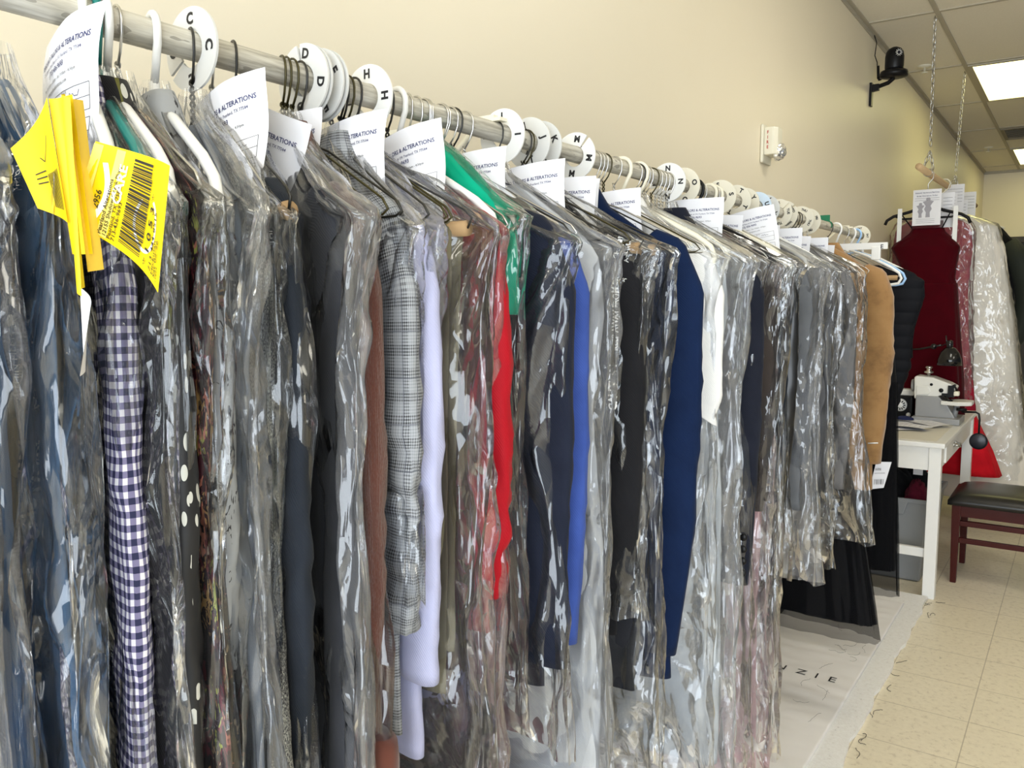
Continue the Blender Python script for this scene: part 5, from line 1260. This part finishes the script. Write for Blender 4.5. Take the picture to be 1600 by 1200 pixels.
mb.add(vs, q, 0, True); mb.build('seat', M_VINYL, r)
for sgn in (cy0, cy1 - .042): MB().hexa([(cx1 - .04, sgn + .003, .41), (cx1 - .004, sgn + .003, .41), (cx1 - .004, sgn + .039, .41), (cx1 - .04, sgn + .039, .41), (cx1 + .02, sgn + .003, .96), (cx1 + .05, sgn + .003, .96), (cx1 + .05, sgn + .039, .96), (cx1 + .02, sgn + .039, .96)]).build('back_post', M_MAHOG, r, bevel=.003)
MB().hexa([(cx1 - .01, cy0 + .03, .60), (cx1 + .015, cy0 + .03, .60), (cx1 + .015, cy1 - .03, .60), (cx1 - .01, cy1 - .03, .60), (cx1 + .02, cy0 + .03, .93), (cx1 + .045, cy0 + .03, .93), (cx1 + .045, cy1 - .03, .93), (cx1 + .02, cy1 - .03, .93)]).build('backrest', M_VINYL, r, bevel=.006)
# red trolley by the back door
M_REDP = plain('red_metal_paint', (.30, .03, .012), .45)
r = thing('trolley', 'low red metal trolley on black wheels by the dark doors', 'trolley', (0, 0, 0))
MB().box((-.62, 9.75, .30), (.2, 10.5, .34)).build('deck', M_REDP, r, bevel=.006)
fr_ = MB()
for x in (-.55, .13):
    for y in (9.82, 10.42): fr_.box((x - .02, y - .02, .08), (x + .02, y + .02, .30))
for i, (x, y) in enumerate(((-.55, 9.82), (.13, 9.82), (-.55, 10.42), (.13, 10.42))): MB().box((x - .02, y - .02, .12), (x + .02, y + .02, .30)).build('fork', M_REDP, r)
for (x, y) in ((-.55, 9.82), (.13, 9.82), (-.55, 10.42), (.13, 10.42)): MB().lathe([(0, -.03), (.05, -.03), (.075, -.022), (.075, .022), (.05, .03), (0, .03)], 'y', (x, y - .05, .076), 24).build('wheel', M_BLACKP, r)
MB().lathe([(0, -.03), (.05, -.03), (.065, -.02), (.065, .02), (.05, .03), (0, .03)], 'y', (-.50, 9.72, .26), 24).build('hose_reel', M_BLACKP, r)

# ================================================================== BOARD AND CLOTH UNDER THE RAIL
tb = NT('flaked_white_board_paint'); nb = tb.noise(tb.geo(), 70, 4, .75); nb2 = tb.noise(tb.geo(), 220, 2)
M_BOARD = tb.principled(tb.ramp(nb, [(.28, (.25, .22, .18)), (.36, (.80, .78, .75)), (.7, (.88, .87, .85))]), .6, tb.bump(nb2, .6, .004))
rs = random.Random(3); mb = MB(); n = 90; yA, yB = -.6, 4.43
ptsE = [(-.558 + .006 * math.sin(k * .9) + rs.uniform(-.005, .005), yA + (yB - yA) * k / n) for k in range(n + 1)]
poly = [(WALL_X + .01, yA)] + ptsE + [(WALL_X + .01, yB)]
mb.prism(poly, 'z', 0.0005, .016)
o = mb.build('floor_board', M_BOARD); tag(o, 'long white painted board with a flaked edge on the floor under the rail', 'floor board')
ts_ = NT('white_cloth_sheet'); M_SHEET = ts_.principled(ts_.mix(ts_.noise(ts_.geo(), 5, 3), (.74, .71, .69), (.84, .82, .80)), .8)
nx, ny = 40, 200; xs = np.linspace(WALL_X + .02, -.625, nx); ys = np.linspace(-.5, 4.25, ny)
Xg, Yg = np.meshgrid(xs, ys); Xg = Xg.copy()
Xg[:, -1] += -.03 * (Yg[:, -1] / 4) + .006 * np.sin(Yg[:, -1] * 5)
Zg = .019 + .010 * np.abs(perlin(Xg * 3, Yg * 11, 77)) + .006 * np.abs(perlin(Xg * 9, Yg * 26, 78)); Zg[:, -1] = .0175
zf = lambda x, y: float(np.interp(y, ys, np.array([np.interp(x, xs, Zg[k]) for k in range(ny)]))) if False else None
mb = MB(); mb.add([(Xg[j, i], Yg[j, i], Zg[j, i]) for j in range(ny) for i in range(nx)], [(j * nx + i, j * nx + i + 1, (j + 1) * nx + i + 1, (j + 1) * nx + i) for j in range(ny - 1) for i in range(nx - 1)], 0, True)
f = Flat()
for ch, x in (('Z', -.855), ('I', -.785), ('E', -.735), ('N', -.94)): f.text(ch, x, 3.19, .062, 1, .0, 'LEFT', 0, 3, 1.0)
def fs(x, y, o_):
    j = int(min(ny - 2, max(0, (y - ys[0]) / (ys[1] - ys[0])))); i = int(min(nx - 2, max(0, (x - xs[0]) / (xs[1] - xs[0]))))
    return (x, y, float(max(Zg[j, i], Zg[j + 1, i], Zg[j, i + 1], Zg[j + 1, i + 1])) + .0015)
f.onto(fs, mb)
rs = random.Random(12)
o = mb.build('cloth_sheet', [M_SHEET, M_INK]); tag(o, 'white printed cloth sheet lettered ZIE spread on the floor board', 'cloth sheet')
# loose threads
for k in range(16):
    x, y = rs.uniform(-.80, -.66), rs.uniform(2.75, 3.9); a_ = rs.uniform(0, 6); pts = []
    for q in range(9): pts.append((x, y, .034)); x += .008 * math.cos(a_); y += .012 * math.sin(a_); a_ += rs.uniform(-.8, .8)
    o = MB().tube(pts, .0005, 4).build('thread', M_INK); tag(o, 'short dark loose thread lying on the white cloth sheet', 'thread', 'loose threads on the white sheet')
for k in range(14):
    x, y = rs.uniform(-.545, -.515), rs.uniform(2.7, 4.5); a_ = rs.uniform(0, 6); pts = []
    for q in range(8): pts.append((x, y, .002)); x += .006 * math.cos(a_); y += .012 * math.sin(a_); a_ += rs.uniform(-.9, .9)
    o = MB().tube(pts, .0009, 4).build('thread', M_INK); tag(o, 'dark thread scrap on the floor along the board edge', 'thread', 'thread scraps along the board edge')

# repeats share a group phrase
for o in COL.objects:
    c = o.get('category')
    if not c or 'group' in o: continue
    on_rail = abs(o.location.x - ROD_X) < .14 and o.location.y < 4.0 and o.location.z > 1.5
    if c == 'hanger': o['group'] = 'hangers on the clothes rail' if on_rail else 'hangers on the wooden dowel'
    elif c == 'size divider': o['group'] = 'size divider discs on the clothes rail'
    elif c == 'ticket': o['group'] = 'work tickets on the clothes rail'
    elif c == 'garment bag': o['group'] = 'clear plastic covers on the clothes rail' if on_rail else 'clear plastic covers on the wooden dowel'
    elif c == 'ceiling light': o['group'] = 'fluorescent ceiling panels'
    elif c == 'sprinkler': o['group'] = 'ceiling sprinklers'
    elif c == 'paper': o['group'] = 'papers on the sewing desk' if o.name.startswith('paper_sheet') else 'fitting sheets on the wooden dowel' if o.name.startswith('fitting') else 'paper labels'
    elif on_rail and c in ('shirt', 'dress', 'coat', 'blouse', 'jacket', 'trousers', 'skirt', 'vest'): o['group'] = 'clothes hanging on the rail'
